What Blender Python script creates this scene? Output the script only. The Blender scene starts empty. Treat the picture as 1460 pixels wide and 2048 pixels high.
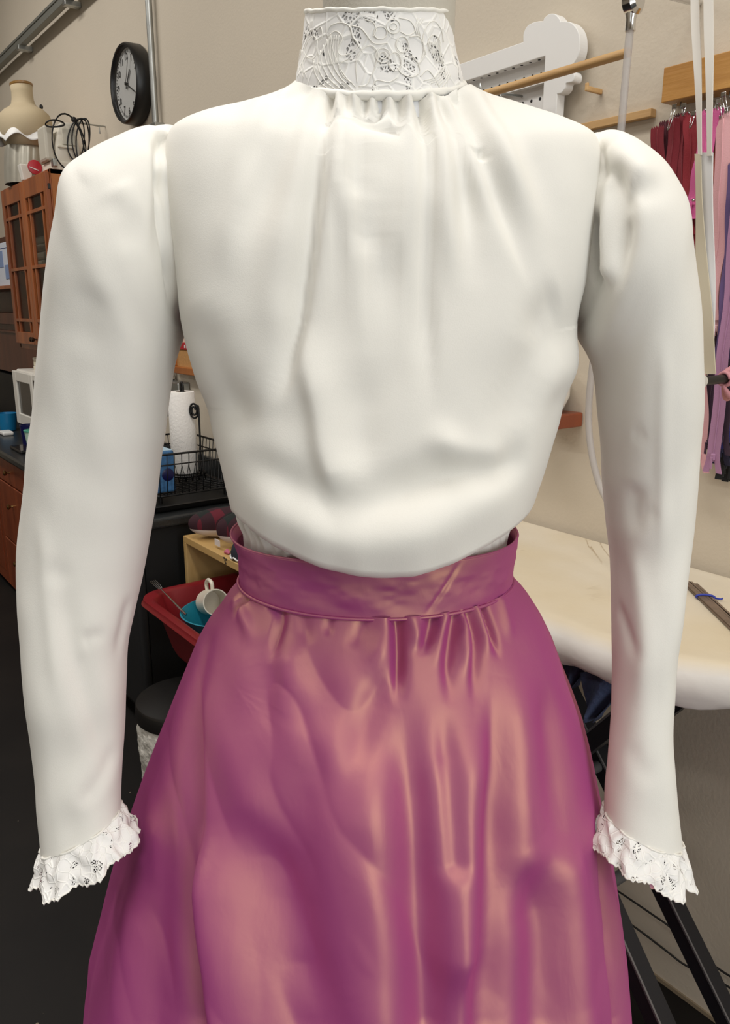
import bpy, bmesh, math, random
import numpy as np
from mathutils import Vector, Matrix
random.seed(7)
rng = np.random.default_rng(5)
SC = bpy.context.scene
COL = SC.collection

# ------------------------------------------------------------------ camera
# world frame: X runs along the long wall (to the right), Y goes into that wall (wall face at Y = 1.5), Z up
CAM_H = 1.55
PITCH = math.radians(14.3)
FPX = 1600.0
TH = math.radians(36.7)
GAM = math.pi / 2 - TH
cam_data = bpy.data.cameras.new('camera')
cam = bpy.data.objects.new('camera', cam_data)
COL.objects.link(cam)
cam.location = (0, 0, CAM_H)
cam.rotation_euler = (math.pi / 2 - PITCH, 0, GAM)
cam_data.sensor_fit = 'VERTICAL'
cam_data.sensor_height = 24.0
cam_data.lens = FPX / 2048.0 * 24.0
cam_data.clip_start = 0.02
SC.camera = cam

# ------------------------------------------------------------------ light and exposure
SC.view_settings.view_transform = 'Standard'
SC.view_settings.look = 'None'
SC.view_settings.gamma = 1.0
SC.view_settings.exposure = 0.13
SC.view_settings.use_curve_mapping = False
world = bpy.data.worlds.new('world')
SC.world = world
world.use_nodes = True
world.node_tree.nodes['Background'].inputs[0].default_value = (0.9, 0.95, 1.0, 1)
world.node_tree.nodes['Background'].inputs[1].default_value = 0.3

def area(name, loc, rot, sx, sy, power, color):
    d = bpy.data.lights.new(name, 'AREA')
    d.shape = 'RECTANGLE'; d.size = sx; d.size_y = sy
    d.energy = power; d.color = color
    o = bpy.data.objects.new(name, d)
    COL.objects.link(o)
    o.location = loc; o.rotation_euler = rot
    return o
R90 = math.pi / 2
WARM = (1.0, 0.975, 0.94)
COOL = (0.90, 0.96, 1.0)
for lx, ly, pw in [(-4.4, -.2, 52), (-2.0, -2.6, 32), (2.0, -1.2, 28), (-.9, 0.15, 42), (1.2, 0.9, 14)]:
    area('ceiling_tube_light', (lx, ly, 3.9), (0, 0, 0), 2.2, 0.35, pw, WARM)
def aim(loc, tgt):
    return (Vector(tgt) - Vector(loc)).to_track_quat('-Z', 'Y').to_euler()
area('shop_window_light', (3.85, 0.2, 1.75), aim((3.85, 0.2, 1.75), (-.6, .5, 1.2)), 2.2, 2.4, 78, COOL)
area('shop_window_light', (2.2, -4.2, 1.7), aim((2.2, -4.2, 1.7), (-.6, .5, 1.2)), 2.4, 2.4, 15, COOL)

# ------------------------------------------------------------------ helpers
Tn = np.array([math.sin(TH), -math.cos(TH)])
Nn = np.array([math.cos(TH), math.sin(TH)])
cp, sp = math.cos(PITCH), math.sin(PITCH)

def ray(px, py):
    a = (px - 730.0) / FPX; b = (1024.0 - py) / FPX
    return np.array([a, cp + sp * b, -sp + cp * b])
def wp(px, py, perp):
    """a sight line meets the vertical plane Y = perp (parallel to the wall)"""
    r = ray(px, py); t = perp / (r[:2] @ Nn); q = r * t
    return Vector((q[:2] @ Tn, perp, CAM_H + q[2]))
def CW(v):
    """camera-level frame (x right, y away, z up) to world"""
    v = np.asarray(v, float)
    out = np.empty_like(v)
    out[..., 0] = v[..., 0] * Tn[0] + v[..., 1] * Tn[1]
    out[..., 1] = v[..., 0] * Nn[0] + v[..., 1] * Nn[1]
    out[..., 2] = v[..., 2]
    return out
def lin(h):
    h = h.lstrip('#')
    c = [int(h[i:i + 2], 16) / 255 for i in (0, 2, 4)]
    return tuple((x / 12.92 if x <= 0.04045 else ((x + 0.055) / 1.055) ** 2.4) for x in c) + (1.0,)

class MB:
    def __init__(self):
        self.v = []; self.f = []
    def add(self, vs, fs):
        o = len(self.v)
        self.v.extend([tuple(map(float, p)) for p in vs])
        self.f.extend([tuple(i + o for i in f) for f in fs])
        return self
    def box(self, x0, x1, y0, y1, z0, z1):
        vs = [(x0, y0, z0), (x1, y0, z0), (x1, y1, z0), (x0, y1, z0), (x0, y0, z1), (x1, y0, z1), (x1, y1, z1), (x0, y1, z1)]
        return self.add(vs, [(3, 2, 1, 0), (4, 5, 6, 7), (0, 1, 5, 4), (1, 2, 6, 5), (2, 3, 7, 6), (3, 0, 4, 7)])
    def bar(self, p, q, w, h, up=(0, 0, 1)):
        """rectangular bar from p to q, w across, h along up"""
        p, q = Vector(p), Vector(q); d = (q - p).normalized(); u = Vector(up)
        s = d.cross(u).normalized(); u = s.cross(d).normalized()
        vs = []
        for c in (p, q):
            for a, b in ((-1, -1), (1, -1), (1, 1), (-1, 1)):
                vs.append(c + s * (a * w / 2) + u * (b * h / 2))
        return self.add(vs, [(0, 1, 2, 3), (7, 6, 5, 4), (0, 4, 5, 1), (1, 5, 6, 2), (2, 6, 7, 3), (3, 7, 4, 0)])
    def tube(self, pts, r, seg=8, closed=False, cap=True):
        pts = [Vector(p) for p in pts]; n = len(pts)
        rs = r if isinstance(r, (list, tuple)) else [r] * n
        tang = []
        for i in range(n):
            if closed: t = pts[(i + 1) % n] - pts[i - 1]
            else: t = pts[min(i + 1, n - 1)] - pts[max(i - 1, 0)]
            tang.append(t.normalized() if t.length > 1e-9 else Vector((0, 0, 1)))
        a = Vector((0, 0, 1)) if abs(tang[0].z) < 0.9 else Vector((1, 0, 0))
        s = tang[0].cross(a).normalized(); vs = []
        for i in range(n):
            s = (s - tang[i] * s.dot(tang[i])).normalized(); u = tang[i].cross(s)
            for k in range(seg):
                an = 2 * math.pi * k / seg
                vs.append(pts[i] + (s * math.cos(an) + u * math.sin(an)) * rs[i])
        fs = []
        m = n if closed else n - 1
        for i in range(m):
            j = (i + 1) % n
            for k in range(seg):
                k2 = (k + 1) % seg
                fs.append((i * seg + k, i * seg + k2, j * seg + k2, j * seg + k))
        if cap and not closed:
            fs.append(tuple(range(seg))[::-1]); fs.append(tuple((n - 1) * seg + k for k in range(seg)))
        return self.add(vs, fs)
    def lathe(self, c, prof, seg=32, sx=1.0, sy=1.0, axis='z', cap0=True, cap1=True):
        """profile of (radius, height) turned about an axis through c"""
        c = Vector(c); vs = []; fs = []
        for r, h in prof:
            for k in range(seg):
                an = 2 * math.pi * k / seg
                x, y = r * math.cos(an) * sx, r * math.sin(an) * sy
                vs.append(c + (Vector((x, y, h)) if axis == 'z' else Vector((x, h, y)) if axis == 'y' else Vector((h, x, y))))
        n = len(prof)
        for i in range(n - 1):
            for k in range(seg):
                k2 = (k + 1) % seg
                fs.append((i * seg + k, i * seg + k2, (i + 1) * seg + k2, (i + 1) * seg + k))
        if cap0: fs.append(tuple(range(seg))[::-1])
        if cap1: fs.append(tuple((n - 1) * seg + k for k in range(seg)))
        return self.add(vs, fs)
    def grid(self, P, wrap_u=False, wrap_v=False):
        P = np.asarray(P); n, m = P.shape[:2]; fs = []
        for i in range(n if wrap_u else n - 1):
            for j in range(m if wrap_v else m - 1):
                i2, j2 = (i + 1) % n, (j + 1) % m
                fs.append((i * m + j, i * m + j2, i2 * m + j2, i2 * m + j))
        return self.add(P.reshape(-1, 3), fs)
    def prism(self, poly, axis, a, b):
        """outline poly (two coordinates) stretched along axis from a to b"""
        def mk(p, h):
            return {'y': (p[0], h, p[1]), 'z': (p[0], p[1], h), 'x': (h, p[0], p[1])}[axis]
        n = len(poly)
        vs = [mk(p, a) for p in poly] + [mk(p, b) for p in poly]
        fs = [tuple(range(n)), tuple(range(2 * n - 1, n - 1, -1))]
        for i in range(n): fs.append((i, i + n, (i + 1) % n + n, (i + 1) % n))
        return self.add(vs, fs)
    def build(self, name, mat, parent=None, smooth=False, bevel=0.0, origin=None, seg=2, angle=None, sub=0, solid=0.0):
        v = np.array(self.v, float)
        me = bpy.data.meshes.new(name)
        if parent is not None:
            mw = Matrix.Identity(4); p = parent
            while p is not None:
                mw = (Matrix.Translation(p.location) @ p.rotation_euler.to_matrix().to_4x4()) @ mw; p = p.parent
            inv = mw.inverted()
            v2 = v @ np.array(inv.to_3x3()).T + np.array(inv.translation)
        else:
            if origin is None:
                lo, hi = v.min(0), v.max(0); origin = ((lo[0] + hi[0]) / 2, (lo[1] + hi[1]) / 2, lo[2])
            v2 = v - np.array(origin)
        me.from_pydata([tuple(p) for p in v2], [], self.f)
        bm = bmesh.new(); bm.from_mesh(me)
        bmesh.ops.recalc_face_normals(bm, faces=bm.faces)
        if bevel > 0:
            es = [e for e in bm.edges if len(e.link_faces) == 2 and e.calc_face_angle(0) > 0.5]
            bmesh.ops.bevel(bm, geom=es, offset=bevel, segments=seg, profile=0.5, affect='EDGES', clamp_overlap=True)
        if smooth:
            lim = angle if angle is not None else 0.7
            for f in bm.faces: f.smooth = True
            for e in bm.edges:
                if len(e.link_faces) == 2 and e.calc_face_angle(0) > lim: e.smooth = False
        bm.to_mesh(me); bm.free()
        o = bpy.data.objects.new(name, me)
        COL.objects.link(o)
        if mat is not None: me.materials.append(mat)
        if parent is not None: o.parent = parent
        else: o.location = origin
        if sub:
            m = o.modifiers.new('sub', 'SUBSURF'); m.levels = sub; m.render_levels = sub
        if solid:
            m = o.modifiers.new('solid', 'SOLIDIFY'); m.thickness = solid; m.offset = 0
        return o

def tag(o, label, cat, group=None):
    o['label'] = label; o['category'] = cat
    if group: o['group'] = group
    return o
def thing(name, label, cat, loc, rotz=0.0, group=None):
    o = bpy.data.objects.new(name, None); COL.objects.link(o)
    o.location = loc; o.rotation_euler = (0, 0, rotz)
    o.empty_display_size = 0.05
    return tag(o, label, cat, group)
def struct(o):
    o['kind'] = 'structure'; return o
def smoothpath(pts, n=10):
    """Catmull-Rom through the points"""
    P = [Vector(p) for p in pts]
    P = [P[0] * 2 - P[1]] + P + [P[-1] * 2 - P[-2]]
    out = []
    for i in range(1, len(P) - 2):
        for k in range(n):
            t = k / n
            out.append(0.5 * ((2 * P[i]) + (P[i + 1] - P[i - 1]) * t + (2 * P[i - 1] - 5 * P[i] + 4 * P[i + 1] - P[i + 2]) * t * t
                              + (3 * P[i] - P[i - 1] - 3 * P[i + 1] + P[i + 2]) * t ** 3))
    out.append(P[-2])
    return out

# ------------------------------------------------------------------ materials
def mat(name, col, rough=0.6, metal=0.0, bump=0.0, bscale=60.0, var=0.0, vscale=4.0, spec=0.5, stretch=(1, 1, 1), trans=0.0, sheen=0.0, coat=0.0):
    m = bpy.data.materials.new(name); m.use_nodes = True
    nt = m.node_tree; N = nt.nodes; L = nt.links
    b = N['Principled BSDF']
    c = lin(col) if isinstance(col, str) else col
    b.inputs['Base Color'].default_value = c
    b.inputs['Roughness'].default_value = rough
    b.inputs['Metallic'].default_value = metal
    b.inputs['Specular IOR Level'].default_value = spec
    b.inputs['Transmission Weight'].default_value = trans
    b.inputs['Sheen Weight'].default_value = sheen
    b.inputs['Coat Weight'].default_value = coat
    tc = N.new('ShaderNodeTexCoord'); mp = N.new('ShaderNodeMapping')
    mp.inputs['Scale'].default_value = stretch
    L.new(tc.outputs['Object'], mp.inputs['Vector'])
    if var > 0:
        n = N.new('ShaderNodeTexNoise'); n.inputs['Scale'].default_value = vscale; n.inputs['Detail'].default_value = 5
        L.new(mp.outputs[0], n.inputs['Vector'])
        cr = N.new('ShaderNodeValToRGB')
        cr.color_ramp.elements[0].position = 0.3; cr.color_ramp.elements[1].position = 0.7
        cr.color_ramp.elements[0].color = tuple(x * (1 - var) for x in c[:3]) + (1,)
        cr.color_ramp.elements[1].color = tuple(min(1, x * (1 + var * 0.6)) for x in c[:3]) + (1,)
        L.new(n.outputs['Fac'], cr.inputs['Fac']); L.new(cr.outputs['Color'], b.inputs['Base Color'])
    if bump > 0:
        n2 = N.new('ShaderNodeTexNoise'); n2.inputs['Scale'].default_value = bscale; n2.inputs['Detail'].default_value = 3
        L.new(mp.outputs[0], n2.inputs['Vector'])
        bp = N.new('ShaderNodeBump'); bp.inputs['Strength'].default_value = bump; bp.inputs['Distance'].default_value = 0.01
        L.new(n2.outputs['Fac'], bp.inputs['Height']); L.new(bp.outputs['Normal'], b.inputs['Normal'])
    return m

def wood(name, dark, light, axis='z', scale=14.0, rough=0.4, coat=0.2):
    m = bpy.data.materials.new(name); m.use_nodes = True
    nt = m.node_tree; N = nt.nodes; L = nt.links; b = N['Principled BSDF']
    tc = N.new('ShaderNodeTexCoord'); mp = N.new('ShaderNodeMapping')
    st = {'x': (0.08, 1, 1), 'y': (1, 0.08, 1), 'z': (1, 1, 0.08)}[axis]
    mp.inputs['Scale'].default_value = st
    L.new(tc.outputs['Object'], mp.inputs['Vector'])
    n = N.new('ShaderNodeTexNoise'); n.inputs['Scale'].default_value = scale; n.inputs['Detail'].default_value = 6; n.inputs['Distortion'].default_value = 0.6
    L.new(mp.outputs[0], n.inputs['Vector'])
    cr = N.new('ShaderNodeValToRGB')
    e = cr.color_ramp.elements
    e[0].position = 0.32; e[0].color = lin(dark); e[1].position = 0.68; e[1].color = lin(light)
    L.new(n.outputs['Fac'], cr.inputs['Fac']); L.new(cr.outputs['Color'], b.inputs['Base Color'])
    n2 = N.new('ShaderNodeTexNoise'); n2.inputs['Scale'].default_value = scale * 9; n2.inputs['Detail'].default_value = 2
    L.new(mp.outputs[0], n2.inputs['Vector'])
    bp = N.new('ShaderNodeBump'); bp.inputs['Strength'].default_value = 0.12; bp.inputs['Distance'].default_value = 0.004
    L.new(n2.outputs['Fac'], bp.inputs['Height']); L.new(bp.outputs['Normal'], b.inputs['Normal'])
    b.inputs['Roughness'].default_value = rough; b.inputs['Coat Weight'].default_value = coat; b.inputs['Coat Roughness'].default_value = 0.25
    return m

def glass(name, tint=(1, 1, 1, 1), alpha=0.25, rough=0.05):
    m = bpy.data.materials.new(name); m.use_nodes = True
    nt = m.node_tree; N = nt.nodes; L = nt.links
    out = N['Material Output']; N.remove(N['Principled BSDF'])
    tr = N.new('ShaderNodeBsdfTransparent'); tr.inputs[0].default_value = tint
    gl = N.new('ShaderNodeBsdfGlossy'); gl.inputs['Roughness'].default_value = rough
    mx = N.new('ShaderNodeMixShader'); mx.inputs[0].default_value = alpha
    L.new(tr.outputs[0], mx.inputs[1]); L.new(gl.outputs[0], mx.inputs[2]); L.new(mx.outputs[0], out.inputs[0])
    return m

M = {}
M['wall'] = mat('wall_paint', '#cbbfac', 0.75, bump=0.08, bscale=120, var=0.04, vscale=1.5)
M['ceil'] = mat('ceiling_white', '#e6e2da', 0.9)
M['cream'] = mat('blouse_cotton', '#e9e6de', 0.75, bump=0.05, bscale=900, sheen=0.1)
M['steel'] = mat('galvanised_steel', '#a9aaa6', 0.35, metal=0.9, var=0.08, vscale=30)
M['chrome'] = mat('chrome', '#dcdcdc', 0.12, metal=1.0)
M['black'] = mat('black_plastic', '#141312', 0.4)
M['blackmetal'] = mat('black_wire', '#0d0c0c', 0.45, metal=0.2)
M['white'] = mat('white_paint', '#e4e2de', 0.5, var=0.02)
M['whiteplastic'] = mat('white_plastic', '#e3ded4', 0.35)
M['ivory'] = mat('ivory_plastic', '#d6cfbf', 0.4)
M['cherry'] = wood('cherry_wood', '#7a3c1a', '#a45a2a', 'z', 10, 0.35, 0.3)
M['cherry_side'] = wood('cherry_wood_side', '#8a4a1c', '#b06a2e', 'z', 6, 0.35, 0.3)
M['redwood'] = wood('red_wood_front', '#77361d', '#9a4d2b', 'z', 8, 0.4, 0.2)
M['darkwood'] = wood('dark_red_wood', '#47200f', '#5e2d1a', 'z', 8, 0.45, 0.2)
M['pine'] = wood('pine_board', '#a87434', '#c99650', 'x', 22, 0.45, 0.15)
M['birch'] = wood('birch_ply', '#b99358', '#cbaa72', 'x', 9, 0.55, 0.0)
M['dowel'] = wood('dowel_wood', '#b78f5b', '#cba571', 'x', 20, 0.55, 0.0)
M['counter'] = mat('dark_laminate', '#2b2d2e', 0.28, var=0.35, vscale=160)
M['appliance'] = mat('dark_appliance', '#29292a', 0.32, var=0.1)
M['appliance_side'] = mat('appliance_black_side', '#0b0b0b', 0.6)
M['glass'] = glass('pane_glass', (0.75, 0.75, 0.72, 1), 0.12, 0.05)
M['clear'] = glass('clear_plastic', (0.93, 0.93, 0.92, 1), 0.16, 0.12)
def hose_mat():
    m = mat('hose_plastic', '#c6c1bd', 0.35)
    N = m.node_tree.nodes; L = m.node_tree.links
    tr = N.new('ShaderNodeBsdfTransparent'); tr.inputs[0].default_value = (.93, .92, .92, 1)
    mx = N.new('ShaderNodeMixShader'); mx.inputs[0].default_value = 0.5
    L.new(tr.outputs[0], mx.inputs[1]); L.new(N['Principled BSDF'].outputs[0], mx.inputs[2]); L.new(mx.outputs[0], N['Material Output'].inputs[0])
    return m
M['hose'] = hose_mat()
M['bust'] = mat('bust_linen', '#bcab8c', 0.85, bump=0.1, bscale=300, var=0.06)
M['silver'] = mat('silver_fabric', '#b9b4a6', 0.38, metal=0.55, var=0.1, vscale=20)
M['ruffle'] = mat('white_ruffle', '#e6e4e0', 0.8)
M['red'] = mat('red_plastic', '#7c1a20', 0.35)
M['redbright'] = mat('red_disc', '#b01f2c', 0.4)
M['teal'] = mat('teal_plastic', '#1f7f93', 0.4)
M['bluecup'] = mat('blue_plastic', '#1c77a8', 0.3)
M['navy'] = mat('navy_plastic', '#10144a', 0.3)
M['mint'] = mat('mint_plastic', '#bcd8c6', 0.4)
M['mintrim'] = mat('mint_rim', '#5fae96', 0.4)
M['paper'] = mat('paper_towel', '#eeeae4', 0.9, bump=0.25, bscale=110)
M['bag'] = mat('bin_liner', '#d9d5cc', 0.55, bump=0.9, bscale=38)
M['mug'] = mat('mug_ceramic', '#ddd5c4', 0.3)
M['hampale'] = mat('ham_canvas', '#d5cac4', 0.85)
M['denim'] = mat('denim_cloth', '#3a4663', 0.9, bump=0.3, bscale=200, var=0.25, vscale=14)
M['neck'] = mat('form_linen', '#bdb7aa', 0.85, bump=0.1, bscale=400)
M['linen'] = mat('sling_cotton', '#dcd6cc', 0.85)
M['linenbeige'] = mat('sling_beige', '#c8bda4', 0.85)
M['pink'] = mat('pink_ribbon', '#c98a90', 0.6)
M['bone'] = mat('steel_boning', '#7d6a5a', 0.5, metal=0.3, var=0.25, vscale=60)
M['twist'] = mat('blue_twist_tie', '#2b3a9c', 0.5)
M['screen'] = mat('dark_screen', '#1c1817', 0.12)
M['cork'] = mat('cork', '#b98a52', 0.9, var=0.15, vscale=120)
M['label'] = mat('pale_label', '#cfd3dc', 0.6)
M['boxblue'] = mat('blue_print', '#8093b8', 0.6)
M['dirty'] = mat('board_leg_black', '#17161a', 0.4)

def floor_mat():
    m = bpy.data.materials.new('black_floor'); m.use_nodes = True
    nt = m.node_tree; N = nt.nodes; L = nt.links; b = N['Principled BSDF']
    tc = N.new('ShaderNodeTexCoord')
    n = N.new('ShaderNodeTexNoise'); n.inputs['Scale'].default_value = 3; n.inputs['Detail'].default_value = 8
    L.new(tc.outputs['Object'], n.inputs['Vector'])
    cr = N.new('ShaderNodeValToRGB'); e = cr.color_ramp.elements
    e[0].color = lin('#0e0b0a'); e[1].color = lin('#191512'); e[0].position = 0.35; e[1].position = 0.75
    L.new(n.outputs['Fac'], cr.inputs['Fac'])
    # pale lint specks
    v = N.new('ShaderNodeTexVoronoi'); v.inputs['Scale'].default_value = 9
    L.new(tc.outputs['Object'], v.inputs['Vector'])
    lt = N.new('ShaderNodeMath'); lt.operation = 'LESS_THAN'; lt.inputs[1].default_value = 0.035
    L.new(v.outputs['Distance'], lt.inputs[0])
    mx = N.new('ShaderNodeMix'); mx.data_type = 'RGBA'
    L.new(lt.outputs[0], mx.inputs[0]); L.new(cr.outputs['Color'], mx.inputs[6]); mx.inputs[7].default_value = lin('#7d7263')
    L.new(mx.outputs[2], b.inputs['Base Color'])
    b.inputs['Roughness'].default_value = 0.6; b.inputs['Specular IOR Level'].default_value = 0.25
    return m
M['floor'] = floor_mat()

def silk():
    """shot taffeta: magenta warp under a peach weft sheen"""
    m = bpy.data.materials.new('shot_taffeta'); m.use_nodes = True
    nt = m.node_tree; N = nt.nodes; L = nt.links
    out = N['Material Output']; N.remove(N['Principled BSDF'])
    tc = N.new('ShaderNodeTexCoord')
    n = N.new('ShaderNodeTexNoise'); n.inputs['Scale'].default_value = 26; n.inputs['Detail'].default_value = 4; n.inputs['Distortion'].default_value = 0.4
    mp = N.new('ShaderNodeMapping'); mp.inputs['Scale'].default_value = (1, 1, 0.45)
    L.new(tc.outputs['Object'], mp.inputs['Vector']); L.new(mp.outputs[0], n.inputs['Vector'])
    bp = N.new('ShaderNodeBump'); bp.inputs['Strength'].default_value = 0.14; bp.inputs['Distance'].default_value = 0.008
    L.new(n.outputs['Fac'], bp.inputs['Height'])
    d = N.new('ShaderNodeBsdfDiffuse'); d.inputs[0].default_value = lin('#b53f98'); d.inputs[1].default_value = 0.6
    g = N.new('ShaderNodeBsdfGlossy'); g.inputs[0].default_value = lin('#bd9b68'); g.inputs['Roughness'].default_value = 0.52
    mx = N.new('ShaderNodeMixShader'); mx.inputs[0].default_value = 0.46
    L.new(bp.outputs[0], d.inputs['Normal']); L.new(bp.outputs[0], g.inputs['Normal'])
    L.new(d.outputs[0], mx.inputs[1]); L.new(g.outputs[0], mx.inputs[2]); L.new(mx.outputs[0], out.inputs[0])
    return m
M['silk'] = silk()

def lace(name, holes, s1=55.0):
    m = bpy.data.materials.new(name); m.use_nodes = True
    nt = m.node_tree; N = nt.nodes; L = nt.links; b = N['Principled BSDF']; out = N['Material Output']
    tc = N.new('ShaderNodeTexCoord')
    v = N.new('ShaderNodeTexVoronoi'); v.feature = 'DISTANCE_TO_EDGE'; v.inputs['Scale'].default_value = s1
    L.new(tc.outputs['Object'], v.inputs['Vector'])
    v2 = N.new('ShaderNodeTexVoronoi'); v2.feature = 'DISTANCE_TO_EDGE'; v2.inputs['Scale'].default_value = s1 * 5
    L.new(tc.outputs['Object'], v2.inputs['Vector'])
    nz = N.new('ShaderNodeTexNoise'); nz.inputs['Scale'].default_value = s1 * 0.8; nz.inputs['Detail'].default_value = 1
    L.new(tc.outputs['Object'], nz.inputs['Vector'])
    r = N.new('ShaderNodeValToRGB'); e = r.color_ramp.elements
    e[0].position = 0.0; e[0].color = (1, 1, 1, 1); e[1].position = 0.09; e[1].color = (0, 0, 0, 1)
    L.new(v.outputs['Distance'], r.inputs['Fac'])
    bp = N.new('ShaderNodeBump'); bp.inputs['Strength'].default_value = 0.35; bp.inputs['Distance'].default_value = 0.003
    L.new(r.outputs['Color'], bp.inputs['Height']); L.new(bp.outputs['Normal'], b.inputs['Normal'])
    mx = N.new('ShaderNodeMix'); mx.data_type = 'RGBA'
    L.new(r.outputs['Color'], mx.inputs[0]); mx.inputs[6].default_value = lin('#e9e7e4'); mx.inputs[7].default_value = lin('#f6f4ef')
    L.new(mx.outputs[2], b.inputs['Base Color'])
    b.inputs['Roughness'].default_value = 0.8
    # open net: cells of the fine mesh where the noise is high and no cord runs
    g1 = N.new('ShaderNodeMath'); g1.operation = 'GREATER_THAN'; g1.inputs[1].default_value = holes
    L.new(nz.outputs['Fac'], g1.inputs[0])
    g2 = N.new('ShaderNodeMath'); g2.operation = 'GREATER_THAN'; g2.inputs[1].default_value = 0.13
    L.new(v2.outputs['Distance'], g2.inputs[0])
    g3 = N.new('ShaderNodeMath'); g3.operation = 'GREATER_THAN'; g3.inputs[1].default_value = 0.05
    L.new(v.outputs['Distance'], g3.inputs[0])
    a = N.new('ShaderNodeMath'); a.operation = 'MULTIPLY'; L.new(g1.outputs[0], a.inputs[0]); L.new(g2.outputs[0], a.inputs[1])
    a2 = N.new('ShaderNodeMath'); a2.operation = 'MULTIPLY'; L.new(a.outputs[0], a2.inputs[0]); L.new(g3.outputs[0], a2.inputs[1])
    tr = N.new('ShaderNodeBsdfTransparent')
    ms = N.new('ShaderNodeMixShader')
    L.new(a2.outputs[0], ms.inputs[0]); L.new(b.outputs[0], ms.inputs[1]); L.new(tr.outputs[0], ms.inputs[2])
    L.new(ms.outputs[0], out.inputs[0])
    return m
M['lace_collar'] = lace('collar_lace', 0.61, 60)
M['lace_cuff'] = lace('cuff_lace', 0.62, 110)

def plaid():
    m = bpy.data.materials.new('red_black_plaid'); m.use_nodes = True
    nt = m.node_tree; N = nt.nodes; L = nt.links; b = N['Principled BSDF']
    tc = N.new('ShaderNodeTexCoord'); sx = N.new('ShaderNodeSeparateXYZ')
    L.new(tc.outputs['Object'], sx.inputs[0])
    def stripe(o, per):
        a = N.new('ShaderNodeMath'); a.operation = 'MULTIPLY'; a.inputs[1].default_value = 1 / per; L.new(o, a.inputs[0])
        f = N.new('ShaderNodeMath'); f.operation = 'FRACT'; L.new(a.outputs[0], f.inputs[0])
        g = N.new('ShaderNodeMath'); g.operation = 'GREATER_THAN'; g.inputs[1].default_value = 0.5; L.new(f.outputs[0], g.inputs[0])
        return g.outputs[0]
    s1, s2 = stripe(sx.outputs['X'], 0.075), stripe(sx.outputs['Y'], 0.075)
    ad = N.new('ShaderNodeMath'); ad.operation = 'ADD'; L.new(s1, ad.inputs[0]); L.new(s2, ad.inputs[1])
    hf = N.new('ShaderNodeMath'); hf.operation = 'MULTIPLY'; hf.inputs[1].default_value = 0.5; L.new(ad.outputs[0], hf.inputs[0])
    cr = N.new('ShaderNodeValToRGB'); cr.color_ramp.interpolation = 'CONSTANT'
    e = cr.color_ramp.elements
    e[0].position = 0; e[0].color = lin('#5c1222'); e[1].position = 0.25; e[1].color = lin('#30101a')
    k = e.new(0.75); k.color = lin('#141a18')
    L.new(hf.outputs[0], cr.inputs['Fac']); L.new(cr.outputs['Color'], b.inputs['Base Color'])
    b.inputs['Roughness'].default_value = 0.9
    return m
M['plaid'] = plaid()

def board_mat():
    """off-white cover whose ironing face is scorched tan, with crawling stain lines"""
    m = mat('board_cover', '#ddd8d2', 0.85, bump=0.15, bscale=25)
    nt = m.node_tree; N = nt.nodes; L = nt.links; b = N['Principled BSDF']
    tc = N.new('ShaderNodeTexCoord')
    def noise(sc, det, dist=0.0):
        n = N.new('ShaderNodeTexNoise'); n.inputs['Scale'].default_value = sc; n.inputs['Detail'].default_value = det; n.inputs['Distortion'].default_value = dist
        L.new(tc.outputs['Object'], n.inputs['Vector']); return n.outputs['Fac']
    def ramp(src, stops):
        r = N.new('ShaderNodeValToRGB'); e = r.color_ramp.elements
        e[0].position, e[0].color = stops[0][0], (stops[0][1],) * 3 + (1,); e[1].position, e[1].color = stops[-1][0], (stops[-1][1],) * 3 + (1,)
        for p, v in stops[1:-1]: k = e.new(p); k.color = (v, v, v, 1)
        L.new(src, r.inputs['Fac']); return r.outputs['Color']
    def mul(a, b_, k=1.0):
        n = N.new('ShaderNodeMath'); n.operation = 'MULTIPLY'; L.new(a, n.inputs[0])
        if b_ is None: n.inputs[1].default_value = k
        else: L.new(b_, n.inputs[1])
        return n.outputs[0]
    sx = N.new('ShaderNodeSeparateXYZ'); L.new(tc.outputs['Object'], sx.inputs[0])
    wob = N.new('ShaderNodeMath'); wob.operation = 'MULTIPLY_ADD'; L.new(noise(5, 3), wob.inputs[0]); wob.inputs[1].default_value = 0.012; L.new(sx.outputs['Z'], wob.inputs[2])
    mr = N.new('ShaderNodeMapRange'); L.new(wob.outputs[0], mr.inputs[0]); mr.inputs[1].default_value = 1.018; mr.inputs[2].default_value = 1.036
    tan = mul(mr.outputs[0], ramp(noise(2.2, 4), [(0.25, 0.35), (0.7, 0.95)]))
    m1 = N.new('ShaderNodeMix'); m1.data_type = 'RGBA'; L.new(tan, m1.inputs[0]); m1.inputs[6].default_value = lin('#dfdad2'); m1.inputs[7].default_value = lin('#cab998')
    line = mul(mul(ramp(noise(2.6, 7, 1.2), [(0.488, 0), (0.5, 1), (0.506, 0)]), ramp(noise(4, 2), [(0.5, 0), (0.62, 1)])), None, 0.6)
    m2 = N.new('ShaderNodeMix'); m2.data_type = 'RGBA'; L.new(line, m2.inputs[0]); L.new(m1.outputs[2], m2.inputs[6]); m2.inputs[7].default_value = lin('#8a6a3a')
    L.new(m2.outputs[2], b.inputs['Base Color'])
    return m
M['board'] = board_mat()

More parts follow.
